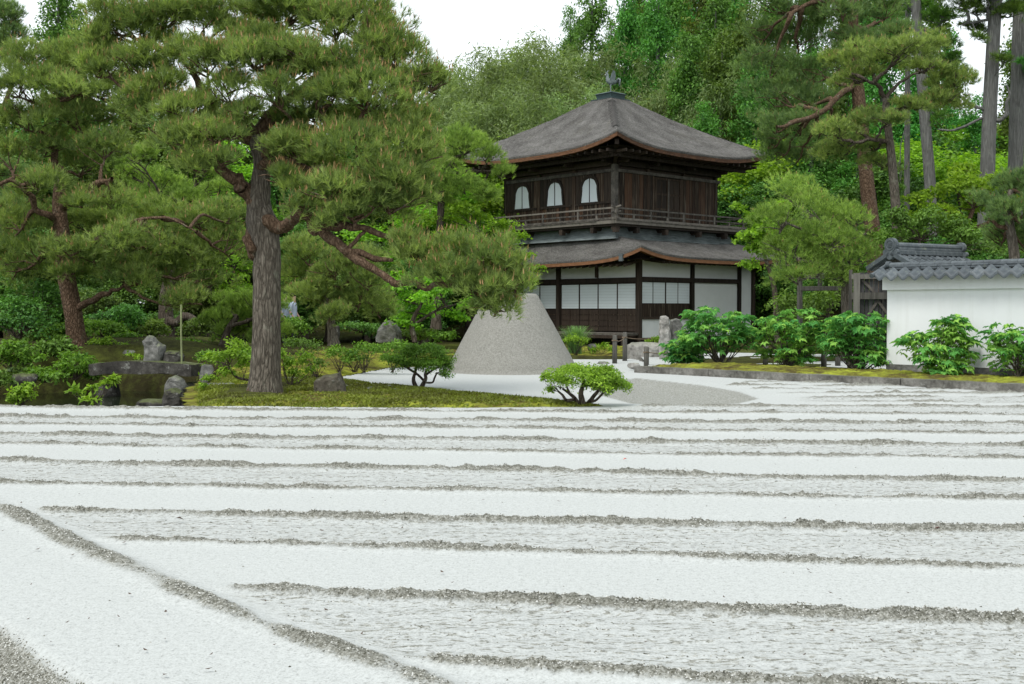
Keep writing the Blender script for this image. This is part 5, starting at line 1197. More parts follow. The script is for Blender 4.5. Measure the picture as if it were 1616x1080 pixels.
# azaleas and shrubs on the moss
leafy('shrub', 'loose fresh-green shrub leaning over the shore stones left of the pine', 'shrub', (372, 612), 18.0, [(335, 572, 24, 14), (365, 560, 30, 14), (350, 588, 26, 12), (330, 598, 16, 8), (385, 575, 18, 14), (320, 610, 10, 6), (375, 545, 20, 8)], 'azalea_leaves', 303, .06, .032, 800, [[(395, 600, 4), (375, 596, 4), (365, 585, 3), (355, 575, 2)]], stems=3, zbase=.05)
leafy('shrub', 'fresh-green azalea touching the right side of the pine trunk', 'shrub', (458, 606), 18.4, [(455, 575, 20, 14), (480, 570, 22, 13), (465, 590, 22, 8), (445, 560, 14, 10), (490, 585, 14, 8)], 'azalea_leaves', 304, .055, .03, 850, stems=4, zbase=.03)
leafy('shrub', 'azalea with pinkish new leaves behind the fresh-green azalea', 'shrub', (500, 585), 20.6, [(460, 545, 24, 10), (490, 550, 24, 10), (505, 575, 16, 10), (480, 540, 18, 6)], 'shrub_leaves', 305, .05, .027, 700, stems=4, zbase=.05)
for i, (px, py, w, lb) in enumerate(((535, 556, 24, 'low clipped dark-green azalea next to the pinkish azalea'), (575, 552, 26, 'flat-topped azalea in the middle of the low hedge'), (620, 548, 30, 'dark spreading azalea in front of the rounded boulder'), (560, 566, 22, 'small round azalea at the foot of the low hedge'))):
    leafy('shrub', lb, 'shrub', (px, py + 22), 22.5, [(px, py, w, 10), (px - w * .6, py + 4, w * .6, 8), (px + w * .6, py + 3, w * .6, 9)], 'azalea_leaves_dark', 310 + i, .05, .026, 800, stems=4, group='low hedge behind the moss island', zbase=.05)
leafy('sapling', 'pale-leaved young plant growing at the terrace edge over the pond', 'plant', (140, 644), 16.4, [(125, 625, 14, 8), (150, 615, 16, 9), (170, 605, 12, 7), (115, 618, 10, 6), (140, 632, 20, 6), (178, 600, 6, 5)], 'azalea_leaves', 320, .085, .035, 330, stems=4, zbase=-.2)
leafy('shrub', 'bright round shrub on the bank behind the bridge', 'shrub', (172, 565), 25., [(160, 545, 26, 12), (190, 552, 24, 10), (175, 538, 18, 8), (140, 548, 12, 8)], 'azalea_leaves', 321, .06, .035, 600, stems=4)
leafy('shrub', 'small bright fern-like plant beside the upright bridge stone', 'shrub', (215, 575), 23.5, [(218, 566, 12, 6), (205, 562, 10, 5)], 'azalea_leaves', 322, .07, .03, 600, stems=3)
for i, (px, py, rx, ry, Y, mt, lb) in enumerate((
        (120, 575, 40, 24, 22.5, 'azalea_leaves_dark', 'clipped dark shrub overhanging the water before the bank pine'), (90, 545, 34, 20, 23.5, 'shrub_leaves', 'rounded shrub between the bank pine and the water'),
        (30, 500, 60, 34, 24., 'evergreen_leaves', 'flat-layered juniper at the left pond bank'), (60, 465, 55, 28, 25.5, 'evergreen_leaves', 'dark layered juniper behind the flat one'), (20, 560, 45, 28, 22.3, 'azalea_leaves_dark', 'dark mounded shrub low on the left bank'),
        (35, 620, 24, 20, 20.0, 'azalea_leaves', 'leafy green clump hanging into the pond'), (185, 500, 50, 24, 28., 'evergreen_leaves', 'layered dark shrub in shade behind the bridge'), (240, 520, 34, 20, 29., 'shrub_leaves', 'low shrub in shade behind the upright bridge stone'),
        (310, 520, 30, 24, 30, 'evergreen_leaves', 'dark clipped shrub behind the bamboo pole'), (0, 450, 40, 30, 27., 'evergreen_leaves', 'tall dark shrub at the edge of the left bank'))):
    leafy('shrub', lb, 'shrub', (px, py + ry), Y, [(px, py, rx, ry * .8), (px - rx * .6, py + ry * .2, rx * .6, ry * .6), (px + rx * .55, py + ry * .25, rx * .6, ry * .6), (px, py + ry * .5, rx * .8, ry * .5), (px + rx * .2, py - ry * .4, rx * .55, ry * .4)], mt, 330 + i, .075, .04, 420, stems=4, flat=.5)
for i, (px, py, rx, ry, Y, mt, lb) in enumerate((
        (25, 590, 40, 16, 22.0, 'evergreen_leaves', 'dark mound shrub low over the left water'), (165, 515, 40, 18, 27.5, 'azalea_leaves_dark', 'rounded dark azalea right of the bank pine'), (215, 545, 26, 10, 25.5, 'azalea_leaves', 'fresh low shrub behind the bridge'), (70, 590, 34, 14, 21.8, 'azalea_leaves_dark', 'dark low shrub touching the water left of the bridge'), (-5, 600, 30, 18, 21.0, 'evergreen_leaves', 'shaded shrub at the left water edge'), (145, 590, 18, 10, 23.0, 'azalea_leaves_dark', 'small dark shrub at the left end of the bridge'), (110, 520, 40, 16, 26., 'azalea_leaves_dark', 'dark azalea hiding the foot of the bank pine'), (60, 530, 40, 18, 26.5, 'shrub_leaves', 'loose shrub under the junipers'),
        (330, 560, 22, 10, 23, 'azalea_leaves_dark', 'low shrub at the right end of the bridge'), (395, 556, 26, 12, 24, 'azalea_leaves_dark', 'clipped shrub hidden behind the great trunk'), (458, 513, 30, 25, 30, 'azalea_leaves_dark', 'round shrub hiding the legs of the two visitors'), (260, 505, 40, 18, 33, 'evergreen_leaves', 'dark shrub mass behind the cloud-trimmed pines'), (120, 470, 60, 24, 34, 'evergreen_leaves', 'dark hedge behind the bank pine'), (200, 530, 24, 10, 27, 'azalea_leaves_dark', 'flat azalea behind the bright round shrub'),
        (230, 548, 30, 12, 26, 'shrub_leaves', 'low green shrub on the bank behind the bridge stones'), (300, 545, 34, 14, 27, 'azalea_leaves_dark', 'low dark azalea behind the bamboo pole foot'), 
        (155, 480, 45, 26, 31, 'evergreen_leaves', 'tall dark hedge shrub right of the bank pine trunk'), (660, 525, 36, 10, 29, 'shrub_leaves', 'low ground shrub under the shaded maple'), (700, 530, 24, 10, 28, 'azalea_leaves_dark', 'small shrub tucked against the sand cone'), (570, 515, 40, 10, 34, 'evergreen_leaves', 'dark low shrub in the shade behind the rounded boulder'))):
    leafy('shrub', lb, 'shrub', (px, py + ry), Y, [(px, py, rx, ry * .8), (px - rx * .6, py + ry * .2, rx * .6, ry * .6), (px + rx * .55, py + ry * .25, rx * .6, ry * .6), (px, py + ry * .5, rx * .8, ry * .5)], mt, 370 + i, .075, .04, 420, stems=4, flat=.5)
# maples
leafy('maple_tree', 'layered light-green maple at the pavilion corner', 'tree', (770, 520), 31., [(740, 345, 45, 14), (790, 362, 40, 12), (760, 380, 50, 14), (815, 375, 22, 8), (720, 370, 40, 14), (845, 425, 20, 10), (820, 410, 30, 10), (730, 330, 30, 10), (840, 445, 18, 8), (690, 350, 36, 14)], 'maple_leaves', 341, .085, .06, 320, [[(765, 530, 9), (762, 470, 8), (770, 420, 6), (765, 380, 4)], [(770, 430, 5), (800, 410, 4), (830, 420, 2)]], flat=.42, stems=3)
leafy('maple_tree', 'dark shaded maple hanging beside the sand cone', 'tree', (690, 535), 28., [(640, 470, 40, 18), (690, 465, 45, 18), (660, 495, 50, 16), (710, 500, 36, 14), (620, 450, 40, 16), (740, 480, 30, 14), (690, 440, 45, 14), (650, 515, 30, 8)], 'maple_leaves', 342, .085, .06, 300, [[(655, 540, 9), (650, 510, 8), (665, 480, 5)], [(650, 515, 5), (690, 490, 4), (720, 480, 2)]], flat=.42, stems=3)
leafy('maple_tree', 'vivid green maple glowing behind the great pine trunk', 'tree', (360, 540), 36., [(345, 395, 40, 18), (380, 420, 36, 18), (350, 435, 50, 18), (400, 390, 30, 16), (330, 420, 30, 16), (375, 460, 45, 16), (440, 440, 30, 20)], 'maple_leaves', 343, .10, .07, 240, [[(365, 545, 9), (362, 480, 8), (370, 420, 5)]], flat=.45, stems=3)
leafy('maple_tree', 'bright maple spilling over the right end of the pavilion roof', 'tree', (1215, 540), 32., [(1195, 350, 26, 16), (1180, 375, 24, 14), (1205, 395, 30, 18), (1185, 418, 22, 10), (1215, 370, 26, 20), (1230, 330, 26, 16), (1165, 330, 18, 8)], 'maple_leaves', 344, .10, .07, 320, [[(1225, 540, 9), (1222, 460, 8), (1205, 400, 5)]], flat=.5, stems=3)
leafy('maple_tree', 'yellow-green maple spreading above the tiled gate', 'tree', (1540, 440), 29., [(1460, 315, 40, 18), (1510, 295, 46, 20), (1560, 290, 40, 20), (1480, 340, 46, 18), (1540, 325, 46, 20), (1590, 310, 34, 18), (1440, 345, 30, 14), (1520, 270, 36, 12)], 'maple_leaves', 345, .095, .065, 300, [[(1515, 440, 12), (1510, 400, 11), (1525, 360, 9), (1535, 330, 6)], [(1522, 365, 7), (1560, 350, 5), (1580, 320, 3)]], flat=.45, stems=3, bark='bark_red')
leafy('camellia_tree', 'glossy dark camellia right behind the tiled gate roof', 'tree', (1450, 460), 28., [(1420, 350, 36, 24), (1465, 355, 40, 26), (1500, 370, 36, 26), (1440, 385, 46, 24), (1400, 380, 30, 20), (1530, 390, 40, 26), (1570, 395, 40, 22)], 'shrub_leaves', 346, .09, .045, 380, [[(1450, 470, 9), (1452, 420, 7), (1450, 380, 4)]], stems=3)
leafy('camellia_tree', 'leafy shrub-tree filling the gap behind the timber frame', 'tree', (1300, 540), 29.5, [(1300, 480, 40, 24), (1340, 470, 40, 26), (1270, 500, 40, 24), (1370, 390, 36, 30), (1350, 350, 34, 24), (1300, 520, 50, 20), (1240, 490, 30, 30)], 'shrub_leaves', 347, .085, .045, 360, [[(1300, 545, 8), (1305, 500, 7), (1320, 460, 4)]], stems=3)
leafy('shrub', 'round clipped shrub below the pampas grass', 'shrub', (908, 556), 30.5, [(908, 536, 18, 9), (895, 540, 10, 7), (922, 540, 10, 7)], 'azalea_leaves', 348, .05, .027, 900, stems=4, zbase=.05)
leafy('shrub', 'small yellow-green shrub behind the pale stone slab', 'shrub', (1035, 545), 31.5, [(1035, 537, 14, 6), (1022, 540, 9, 4)], 'azalea_leaves', 349, .05, .027, 900, stems=3, zbase=.1)
leafy('fern', 'bright green fern on moss before the veranda', 'fern', (950, 556), 31.0, [(950, 548, 11, 6), (965, 551, 9, 4), (938, 553, 8, 3)], 'azalea_leaves', 350, .11, .03, 600, stems=3, zbase=.05)
def grass_clump():
    rg = np.random.default_rng(9); n = 700; g = at(908, 545, 31.3); e = empty('pampas_grass', (g[0], 31.3, .02), 0, 'fountain of thin grass blades before the veranda', 'grass')
    a = rg.uniform(0, 2 * math.pi, n); out = rg.uniform(.1, .62, n); h = rg.uniform(.55, .98, n); V = np.empty((n, 9, 3)); b = rg.normal(0, .07, (n, 2)); d = np.stack([np.cos(a), np.sin(a)], 1)
    sd = np.stack([-np.sin(a), np.cos(a)], 1) * .006; ts = (0, .35, .7, .9)
    for i, t in enumerate(ts):
        c = b + d * (out * t ** 1.8)[:, None]; z = h * (t * 1.15 - .25 * t ** 3); V[:, 2 * i, :2] = c - sd * (1 - t * .6); V[:, 2 * i + 1, :2] = c + sd * (1 - t * .6); V[:, 2 * i, 2] = z; V[:, 2 * i + 1, 2] = z
    V[:, 8, :2] = b + d * (out * 1.25)[:, None]; V[:, 8, 2] = h * .82
    base = np.arange(n)[:, None] * 9; q = np.concatenate([base + np.array([[0, 1, 3, 2]]), base + np.array([[2, 3, 5, 4]]), base + np.array([[4, 5, 7, 6]]), base + np.array([[6, 7, 8, 8]])])
    tri = np.concatenate([q[:, [0, 1, 2]], q[:3 * n, [0, 2, 3]]]); tag(link('blades', np_mesh('blades', V.reshape(-1, 3), tri, np.repeat(np.clip(rg.normal(.5, .2, n), 0, 1), 9)), 'grass_blades', e), kind='stuff')
grass_clump()

# ---- tree peonies: every leaf is a piece of its own
def peony_leaf(seed):
    rg = np.random.default_rng(seed); V = [(0, 0, 0)]; Fc = []
    for k, (ang, L) in enumerate(((0, 1.), (52, .8), (-52, .8), (100, .55), (-100, .55))):
        a = R(ang + rg.uniform(-6, 6)); d = Vector((math.sin(a), math.cos(a), 0)); s = Vector((d.y, -d.x, 0)); L *= .17 * rg.uniform(.9, 1.1); b = len(V)
        pts = [d * L * .35 - s * L * .16, d * L * .62 - s * L * .26, d * L * .66 - s * L * .12, d * L, d * L * .66 + s * L * .12, d * L * .62 + s * L * .26, d * L * .35 + s * L * .16]
        zz = (.012, .012, .018, -.02, .018, .012, .012); V += [(p.x, p.y, z - .12 * p.length ** 1.3) for p, z in zip(pts, zz)]
        V.append((d.x * L * .5, d.y * L * .5, .0 - .05 * L)); c = b + 7
        Fc += [(0, b, c), (b, b + 1, c), (b + 1, b + 2, c), (b + 2, b + 3, c), (b + 3, b + 4, c), (b + 4, b + 5, c), (b + 5, b + 6, c), (b + 6, 0, c)]
    me = bpy.data.meshes.new('leaf'); me.from_pydata(V, [], Fc); me.materials.append(M['peony_leaves']); return me
PL = [peony_leaf(i) for i in range(5)]
def peony_bush(label, px, py, Y, w, h, n, seed, lobes=None):
    rg = np.random.default_rng(seed); g = at(px, py, Y); e = empty('peony_bush', (g[0], Y, .1), 0, label, 'peony bush', 'tree peonies behind the kerb'); tw = []
    heads = lobes or [(rg.uniform(-.42, .42) * w, rg.uniform(-.35, .35) * w, rg.uniform(.10, .95) * h) for _ in range(34)]
    heads = [(x * (1 - .35 * max(0, z / h - .6)), y, z) for x, y, z in heads]
    for i in range(n):
        c = np.array(heads[i % len(heads)]); d = sphere_dirs(1, rg)[0]; d[2] = abs(d[2]) * .8 - .15; p = c + d * np.array([.2, .2, .15]) * (.6 + .5 * rg.random()); p[2] = max(p[2], .06)
        o = link('leaf', PL[rg.integers(5)], None, e); s = rg.uniform(.75, 1.15); o.scale = (s, s, s); o.location = p
        out = math.atan2(-(p[0] - 0), p[1]) ; o.rotation_euler = (rg.uniform(-.75, .1), rg.uniform(-.45, .45), out + rg.uniform(-.9, .9))
    fill = []                                                      # the many half-hidden inner leaves, joined
    for i in range(int(n * 1.3)):
        c = np.array(heads[rg.integers(len(heads))]); p = c * np.array([.9, .9, .85]) + rg.normal(0, .09, 3); p[2] = max(p[2], .05); me = PL[rg.integers(5)]
        co = np.array([v.co[:] for v in me.vertices]); a, b, g2 = rg.uniform(-.7, .3), rg.uniform(-.5, .5), rg.uniform(0, 6.28); Rm = np.array((Matrix.Rotation(g2, 3, 'Z') @ Matrix.Rotation(b, 3, 'Y') @ Matrix.Rotation(a, 3, 'X')))
        fill.append((co * rg.uniform(.6, 1.0) @ Rm.T + p, np.array([q.vertices[:] for q in me.polygons])))
    V, Fc, _ = join(fill); tag(link('inner_leaves', np_mesh('inner_leaves', V, Fc), 'peony_leaves', e), kind='stuff')
    for hd_ in heads:
        V, Fc = trunk_mesh(rough_path((rg.normal(0, .05), rg.normal(0, .05), -.05), hd_, 7, .06, rg, .02), [.014, .006], 6, rg); tw.append((V, Fc))
    V, Fc, _ = join(tw); tag(link('stems', np_mesh('stems', V, Fc, None, True), 'bark_pine', e), kind='stuff')
peony_bush('broad peony bush before the pavilion end, standing stones beside it', 1136, 582, 24.9, 1.7, 1.25, 300, 1)
peony_bush('low peony clump at the foot of the standing stones', 1078, 582, 25.2, .8, .5, 100, 2)
peony_bush('wide peony bush between rope posts, in front of the timber frame', 1243, 584, 24.0, 1.65, 1.22, 300, 3)
peony_bush('tall peony bush against the board gate at the wall end', 1352, 592, 22.0, 1.3, 1.12, 300, 4)
peony_bush('open peony bush in front of the white wall with two high sprigs', 1482, 598, 20.0, 1.35, .88, 270, 5, [(rg_x, rg_y, rg_z) for rg_x, rg_y, rg_z in [(-.55, 0, .62), (-.4, .1, .7), (-.2, -.1, .5), (0, .1, .72), (.15, -.1, .45), (.3, .1, .7), (.1, 0, .95), (.35, .1, .98), (.42, .0, .85), (-.1, -.15, .25), (.2, -.15, .2), (.4, 0, .4), (-.3, -.1, .3), (.5, .1, .6), (.0, -.2, .12)]])
peony_bush('leggy peony bush at the far end of the white wall', 1610, 604, 19.2, 1.0, .9, 170, 6)

# ---- tall cedars and the wooded slope
def proto_tree(kind, seed):
    """returns (crown mesh, trunk mesh, height) centred at origin"""
    rg = np.random.default_rng(seed); pads = []
    if kind == 'cedar':
        H = 13.; tr = trunk_mesh([(0, 0, -.5), (.05, .02, 5), (0, .1, 9), (0, 0, 12.8)], [.28, .22, .13, .03], 10, rg, .3)
        for i in range(74):
            z = rg.uniform(1.6, 12.9); rr = (1 - (z - 2) / 12.5) * 2.4 + .3; a = rg.uniform(0, 6.28); d = rg.uniform(.05, 1) * rr; s = rg.uniform(.55, 1.0) * (.5 + .25 * rr)
            pads.append(((math.cos(a) * d, math.sin(a) * d, z), (s * 1.0, s * 1.0, s * .8)))
        P, D, T = pad_points(pads, 34, rg, .65, 7, .6, .5); V, Fc, T2 = leaves(P, D, T, .19, .09, rg, .4, .2, 2)
    elif kind == 'broad':
        H = 9.; tr = trunk_mesh([(0, 0, -.5), (.1, .02, 2), (0, .1, 5), (0.2, 0, 7.5)], [.22, .18, .11, .04], 10, rg, .3)
        for i in range(34):
            z = rg.uniform(1.6, 8.4); k = math.sin(math.pi * min(1, max(.12, (z - .5) / 8.3))) ; a = rg.uniform(0, 6.28); d = rg.uniform(.2, 1) * 2.6 * k; s = rg.uniform(.7, 1.25)
            pads.append(((math.cos(a) * d, math.sin(a) * d, z), (s, s, s * .62)))
        P, D, T = pad_points(pads, 38, rg, .75, 8, .6, .45); V, Fc, T2 = leaves(P, D, T, .17, .10, rg, .6, 0, 2)
    elif kind == 'maple':
        H = 7.; tr = trunk_mesh([(0, 0, -.5), (.1, .02, 2), (0, .1, 4), (0.2, 0, 6)], [.16, .13, .08, .03], 10, rg, .3)
        for i in range(30):
            z = rg.uniform(2.0, 6.8); k = math.sin(math.pi * min(1, max(.15, (z - .6) / 6.6))); a = rg.uniform(0, 6.28); d = rg.uniform(.2, 1) * 2.6 * k; s = rg.uniform(.7, 1.2)
            pads.append(((math.cos(a) * d, math.sin(a) * d, z), (s, s, s * .38)))
        P, D, T = pad_points(pads, 46, rg, .8, 8, .45, .5); V, Fc, T2 = leaves(P, D, T, .13, .09, rg, .9, 0, 2)
    else:  # bamboo grove clump: arching plumes
        H = 11.; tr = None; trs = []
        for i in range(13):
            x, y = rg.normal(0, .9, 2); h = rg.uniform(7.5, 11); lx, ly = rg.normal(0, 1.0, 2)
            P_ = [(x, y, -.5), (x + lx * .1, y + ly * .1, h * .4), (x + lx * .4, y + ly * .4, h * .75), (x + lx, y + ly, h * .95)]; trs.append(trunk_mesh(P_, [.05, .045, .03, .01], 6, rg))
            sp = smooth_poly(P_, 6)
            for q in sp[6:]:
                if rg.random() < .85: s = rg.uniform(.45, .85); pads.append((q + rg.normal(0, .3, 3), (s, s, s * .95)))
        V_, F_, _ = join(trs); tr = (V_, F_)
        P, D, T = pad_points(pads, 26, rg, .5, 6, .6, .5); V, Fc, T2 = leaves(P, D, T, .24, .05, rg, .2, .7, 2)
    return np_mesh(kind + '_crown', V, Fc, T2), np_mesh(kind + '_trunk', tr[0], tr[1], None, True), H
PROTO = {}
for k, mt, bk, ns in (('cedar', 'cedar_leaves', 'bark_cedar', 2), ('broad', 'evergreen_leaves', 'bark_dark', 2), ('maple', 'maple_leaves', 'bark_dark', 1), ('bamboo', 'bamboo_leaves', 'bamboo_pole', 2)):
    PROTO[k] = []
    for i in range(ns):
        c, t, H = proto_tree(k, 400 + i * 17 + len(k)); c.materials.append(M[mt]); t.materials.append(M[bk]); PROTO[k].append((c, t, H))
KN = dict(cedar='cedar_tree', broad='evergreen_tree', maple='maple_tree', bamboo='bamboo_clump')
cnt = [0]
def far_tree(kind, px, top, Y, label, group, ws=1., base=None, var=None, lean=0.):
    v = cnt[0] % len(PROTO[kind]) if var is None else var; cnt[0] += 1; c, t, H = PROTO[kind][v]
    p = at(px, top, Y); zb = float(ground_z(p[0], Y)) if base is None else base; s = max(.25, (p[2] - zb) / H)
    e = empty(KN[kind], (p[0], Y, zb), cnt[0] * 2.399, label, 'tree' if kind != 'bamboo' else 'bamboo', group); e.scale = (s * ws, s * ws, s)
    o = link('crown', c, None, e); tag(o, kind='stuff'); link('trunk', t, None, e); return e
GH = 'trees on the wooded slope'
# left background, behind the pond
for px, top, Y, k, ws in ((-40, 210, 44, 'broad', 1.2), (40, 240, 42, 'broad', 1.1), (120, 225, 45, 'broad', 1.1), (210, 175, 47, 'broad', 1.1), (290, 215, 44, 'broad', 1.2), (360, 235, 46, 'maple', 1.2), (440, 260, 45, 'broad', 1.1), (520, 270, 44, 'broad', 1.2), (600, 240, 46, 'broad', 1.2), (670, 260, 42, 'maple', 1.2), (740, 280, 44, 'maple', 1.3), (330, 330, 41, 'broad', 1.2), (480, 350, 40, 'broad', 1.2), (580, 380, 38, 'broad', 1.3), (190, 340, 40, 'broad', 1.2), (60, 360, 39, 'broad', 1.3), (660, 400, 37, 'broad', 1.2), (-20, 330, 38, 'broad', 1.2)):
    far_tree(k, px, top, Y, {'broad': 'dark evergreen behind the broad bank pine' if px < 250 else ('dark evergreen in the shade behind the great pine' if px < 560 else 'dark evergreen between great pine and sand cone'), 'maple': 'light green maple rising over the row beyond the pond'}[k], 'trees beyond the pond', ws)
for i, px in enumerate(range(-120, 760, 62)):
    far_tree('broad', px, 178 + 26 * math.sin(i * 2.1) + (50 if px > 600 else 0), 54 + 4 * (i % 3), 'dense dark tree closing the view far behind the pond', 'far row behind the pond', 1.35)
for i, px in enumerate(range(-60, 700, 58)):
    far_tree('broad', px, 400 + 25 * math.sin(i * 1.7), 43 + 2 * (i % 2), 'low dark bush closing the gaps under the trees', 'undergrowth beyond the pond', 2.4)
far_tree('cedar', 92, -10, 60, 'dark pointed conifer standing out against the sky beyond the pines', None, .8); far_tree('cedar', 120, 20, 62, 'shorter dark conifer close beside the pointed one', None, .8)
# the slope behind the pavilion
for px, top, Y, ws in ((640, 150, 62, 1.3), (715, 95, 64, 1.1), (760, 85, 68, 1.1), (820, 68, 66, 1.2), (870, 75, 62, 1.1), (790, 150, 58, 1.2), (850, 165, 56, 1.2), (720, 180, 57, 1.2), (900, 120, 58, 1.1), (1030, 70, 60, .9), (1070, 120, 56, .9), (1010, 130, 58, .9), (940, 150, 57, 1.1)):
    far_tree('bamboo', px, top, Y, ('olive bamboo clump behind the crown of the great pine' if px < 700 else 'feathery olive bamboo clump between the great pine and the roof finial' if px < 910 else 'bamboo clump among the cedars right behind the roof cap'), GH, ws)
for px, top, Y, ws in ((935, -25, 66, .9), (1005, -40, 72, .9), (985, -10, 62, .8), (1130, 0, 58, 1.), (1180, 20, 57, 1.), (1085, 60, 56, .9), (1040, -20, 60, .9), (1095, -30, 74, .9), (1145, -50, 70, .9), (1210, 40, 58, .9), (965, 40, 75, .8), (1060, -60, 70, .9), (1110, -60, 64, 1.0), (1160, -30, 60, 1.), (1140, 60, 55, 1.1), (1190, 100, 53, 1.0), (1230, -40, 66, 1.), (1280, 90, 56, 1.), (900, 20, 78, .8), (1340, 60, 60, .9), (1110, 170, 52, 1.1), (1060, 210, 53, 1.0), (1280, -60, 72, .8)):
    far_tree('cedar', px, top, Y, ('tall cedar rising behind the bronze bird finial' if px < 1010 else 'tall green cedar between the pavilion roof and the red-barked pine' if px < 1200 else 'tall cedar hidden behind the red-barked pine'), GH, ws * .8)
for px, top, Y, ws in ((760, 240, 50, 1.3), (830, 230, 52, 1.3), (1160, 290, 48, 1.2), (1220, 280, 46, 1.2), (1290, 300, 45, 1.2), (1380, 250, 47, 1.2), (1450, 280, 46, 1.2), (1520, 250, 46, 1.3), (1600, 250, 48, 1.3), (1680, 260, 46, 1.3), (1250, 400, 40, 1.2), (1400, 330, 40, 1.2), (1560, 350, 38, 1.2), (1480, 370, 37, 1.2), (1650, 340, 38, 1.2)):
    far_tree('broad' if ws != 1.3 else 'maple', px, top, Y, ('broadleaf tree behind the slender pine beside the pavilion' if px < 900 else ('green broadleaf tree between pavilion and low spreading pine' if px < 1330 else 'green broadleaf tree behind the camellia and tiled gate')) if ws != 1.3 else ('bright broadleaf tree behind the upper pavilion windows' if px < 900 else 'bright green broadleaf tree behind the yellow-green maple'), GH, ws)
for px, top, Y, k, ws in ((1400, 150, 66, 'cedar', 1.), (1470, 210, 58, 'broad', 1.2), (1530, 200, 62, 'maple', 1.3), (1590, 215, 60, 'broad', 1.2), (1640, 190, 64, 'cedar', 1.), (1430, 230, 54, 'maple', 1.3), (1560, 255, 52, 'maple', 1.2), (1500, 290, 48, 'broad', 1.3), (1350, 200, 54, 'cedar', 1.1), (1680, 220, 56, 'broad', 1.2), (1310, 150, 58, 'cedar', 1.), (1720, 180, 60, 'cedar', 1.), (1220, 230, 50, 'maple', 1.2)):
    far_tree(k, px, top, Y, {'cedar': 'cedar standing deep behind the tall right-hand pines', 'broad': 'dark leafy tree seen between the bare cedar trunks', 'maple': 'sunlit yellow-green tree seen between the bare cedar trunks'}[k], 'trees between the cedar trunks', ws)
for px, top, Y, ws, k in ((1395, -50, 58, .75, 'cedar'), (1470, 0, 62, .8, 'cedar'), (1645, -40, 60, .9, 'cedar'), (1605, 70, 64, .9, 'cedar'), (1440, 120, 56, .9, 'cedar'), (1540, 160, 58, .9, 'cedar'), (1350, -40, 64, .8, 'cedar'), (1500, 60, 70, .6, 'cedar')):
    far_tree(k, px, top, Y, 'tall feathery cedar filling the sky behind the bare trunks', 'trees between the cedar trunks', ws)
# bare-stemmed cedars on the right
def tall_cedar(label, tr, Y, pads, limbs, seed):
    pine(label, (tr[0][0], 420), Y, tr, limbs, pads, 'cedar_leaves', seed, shoots=0, dens=60, nn=12, ln=.20, w=.016, name='cedar_tree', bark_t='bark_cedar', bark_l='bark_cedar', up=.0, flare=0.)
tall_cedar('tall straight grey cedar trunk with crooked side limbs and hollow knot', [(1552, 420, 24), (1558, 267, 22), (1564, 130, 21), (1571, 0, 19), (1574, -90, 16)], 40., [(1540, 15, 34, 14), (1520, -5, 40, 14), (1600, 20, 36, 14), (1560, -20, 50, 20), (1535, 45, 22, 9), (1600, -10, 40, 16), (1585, 95, 16, 8), (1545, 60, 14, 7)],
           [[(1563, 190, 0, 7), (1585, 185, -.2, 7), (1593, 160, -.3, 5), (1590, 135, -.3, 3)], [(1556, 175, 0, 5), (1535, 165, 0, 4), (1520, 155, 0, 3)], [(1570, 30, 0, 5), (1540, 35, 0, 4), (1515, 40, 0, 2)], [(1553, 185, 0, 4), (1510, 205, .2, 4), (1480, 205, .3, 2)]], 501)
tall_cedar('thick cedar trunk nearest the end of the white wall', [(1600, 420, 24), (1602, 281, 23), (1606, 130, 21), (1609, 0, 19), (1611, -90, 16)], 42., [(1620, 10, 40, 16), (1640, 60, 30, 18), (1600, -20, 40, 16), (1600, 90, 14, 8), (1630, 110, 24, 12)], [[(1605, 60, 0, 5), (1625, 50, 0, 4), (1640, 45, 0, 2)]], 502)
tall_cedar('straight dark cedar trunk rising behind the layered pine', [(1474, 420, 18), (1467, 285, 17), (1455, 130, 16), (1445, 0, 15), (1440, -90, 13)], 41., [(1440, 10, 36, 14), (1480, 30, 34, 14), (1420, 50, 26, 12), (1490, 70, 26, 12), (1500, 100, 22, 12), (1460, -15, 46, 16), (1480, 190, 20, 10)], [[(1455, 60, 0, 5), (1480, 40, 0, 3), (1500, 30, 0, 2)]], 503)
tall_cedar('thin pale cedar stem beside the layered pine', [(1431, 420, 9), (1431, 318, 9), (1432, 130, 8), (1432, -60, 6)], 43., [(1425, 20, 22, 10), (1440, -10, 26, 12), (1415, 300, 12, 8)], [[(1432, 50, 0, 3), (1420, 40, 0, 2)]], 504)

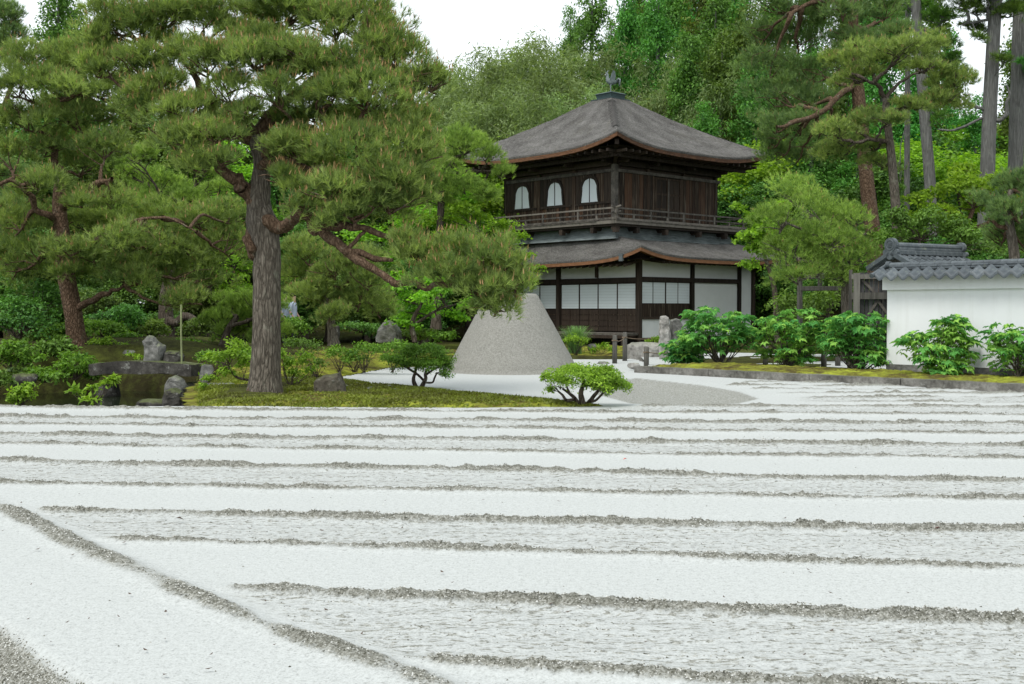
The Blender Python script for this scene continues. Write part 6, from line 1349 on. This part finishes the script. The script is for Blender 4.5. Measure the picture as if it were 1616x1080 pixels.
# ---- two visitors half hidden behind the trimmed pine
def person(label, px, Y, face, seed):
    g = at(px, 500, Y); zb = float(ground_z(g[0], Y)); bm = bmesh.new(); sk = bm.verts.layers.skin.verify(); vs = {}
    def j(n, co, r, par=None):
        v = bm.verts.new(co); v[sk].radius = (r, r); v[sk].use_root = n == 'pelvis'; vs[n] = v
        if par: bm.edges.new((vs[par], v))
    j('pelvis', (0, 0, .95), .13); j('waist', (0, 0, 1.1), .12, 'pelvis'); j('chest', (0, 0, 1.3), .14, 'waist'); j('neck', (0, 0, 1.47), .055, 'chest'); j('head', (0, -.02, 1.58), .085, 'neck'); j('crown', (0, -.02, 1.68), .075, 'head')
    for sgn, n in ((-1, 'l'), (1, 'r')):
        j('hip' + n, (.09 * sgn, 0, .9), .09, 'pelvis'); j('knee' + n, (.10 * sgn, -.02, .5), .065, 'hip' + n); j('ankle' + n, (.10 * sgn, .01, .09), .045, 'knee' + n); j('toe' + n, (.11 * sgn, -.14, .04), .04, 'ankle' + n)
        j('sh' + n, (.19 * sgn, 0, 1.39), .06, 'chest'); j('elb' + n, (.26 * sgn, .02, 1.12), .045, 'sh' + n); j('wr' + n, (.25 * sgn, -.12, .92), .03, 'elb' + n); j('palm' + n, (.25 * sgn, -.15, .85), .034, 'wr' + n)
        for k in range(4): j('f%d' % k + n, (.25 * sgn, -.13 - .02 * k, .76 + .008 * abs(k - 1.5)), .009, 'palm' + n)
        j('th' + n, (.22 * sgn, -.19, .82), .010, 'palm' + n)
    me = bpy.data.meshes.new('person'); bm.to_mesh(me); bm.free(); o = bpy.data.objects.new('person_rig', me); C.objects.link(o)
    o.modifiers.new('s', 'SKIN'); sd = o.modifiers.new('d', 'SUBSURF'); sd.levels = 1
    dg = bpy.context.evaluated_depsgraph_get(); m2 = bpy.data.meshes.new_from_object(o.evaluated_get(dg)); bpy.data.objects.remove(o)
    m2.materials.clear()
    for k in ('cloth_blue', 'cloth_dark', 'skin'): m2.materials.append(M[k])
    for p in m2.polygons:
        c = p.center; p.use_smooth = True; p.material_index = 2 if c.z > 1.46 or (abs(c.x) > .2 and c.z < 1.15) else (0 if c.z > .93 else 1)
    b = link('person', m2); b.location = (g[0], Y, zb); b.rotation_euler = (0, 0, face); tag(b, label, 'person', 'visitors behind the trimmed pine')
    h = rock_mesh('hair', seed, (.20, .22, .2), 3, .1, 0, 2); ho = link('hair', h, 'hair', b); ho.location = (0, .015, 1.67)
person('person in a pale blue shirt and dark trousers walking behind the trimmed pine', 463, 37., R(80), 3)
person('person in a pale shirt mostly hidden by the trimmed pine', 450, 37.6, R(70), 5)

# ---- small things on the sand
def leaf_on_sand(px, py, mat, label, s):
    g = gnd(px, py); m = MB(); m.add([(0, 0, .012), (s * .5, s * .3, .022), (s, 0, .01), (s * .5, -s * .3, .02), (s * .5, 0, .012)], [(0, 1, 4), (1, 2, 4), (2, 3, 4), (3, 0, 4)])
    o = m.build('fallen_leaf', mat); o.location = (g[0], g[1], .012); o.rotation_euler = (0, .2, px); tag(o, label, 'leaf')
leaf_on_sand(277, 824, 'fallen_leaf_brown', 'brown fallen leaf on the raked sand near the diagonal ridge', .05); leaf_on_sand(1486, 838, 'fallen_leaf', 'reddish pink fallen leaf on a sand ridge', .06)
leaf_on_sand(990, 728, 'fallen_leaf', 'tiny pink petal lying on the smooth sand strip', .04)

def litter():
    rg = np.random.default_rng(77); n = 130; px = rg.uniform(0, 1616, n); py = 660 + 420 * rg.random(n) ** 1.3; V = []; 
    for x, y in zip(px, py):
        g = gnd(x, y); a = rg.uniform(0, 6.28); L = rg.uniform(.006, .016); d = np.array([math.cos(a), math.sin(a), 0]) * L; q = np.array([-d[1], d[0], 0]) * rg.uniform(.2, .7); c = np.array([g[0], g[1], .014])
        V += [c - d, c + q, c + d + [0, 0, .006], c - q]
    tag(link('sand_litter', np_mesh('sand_litter', np.array(V), np.arange(len(V)).reshape(-1, 4)), 'fallen_leaf_brown'), 'tiny dark leaf scraps strewn over the raked sand', 'litter', kind='stuff')
litter()
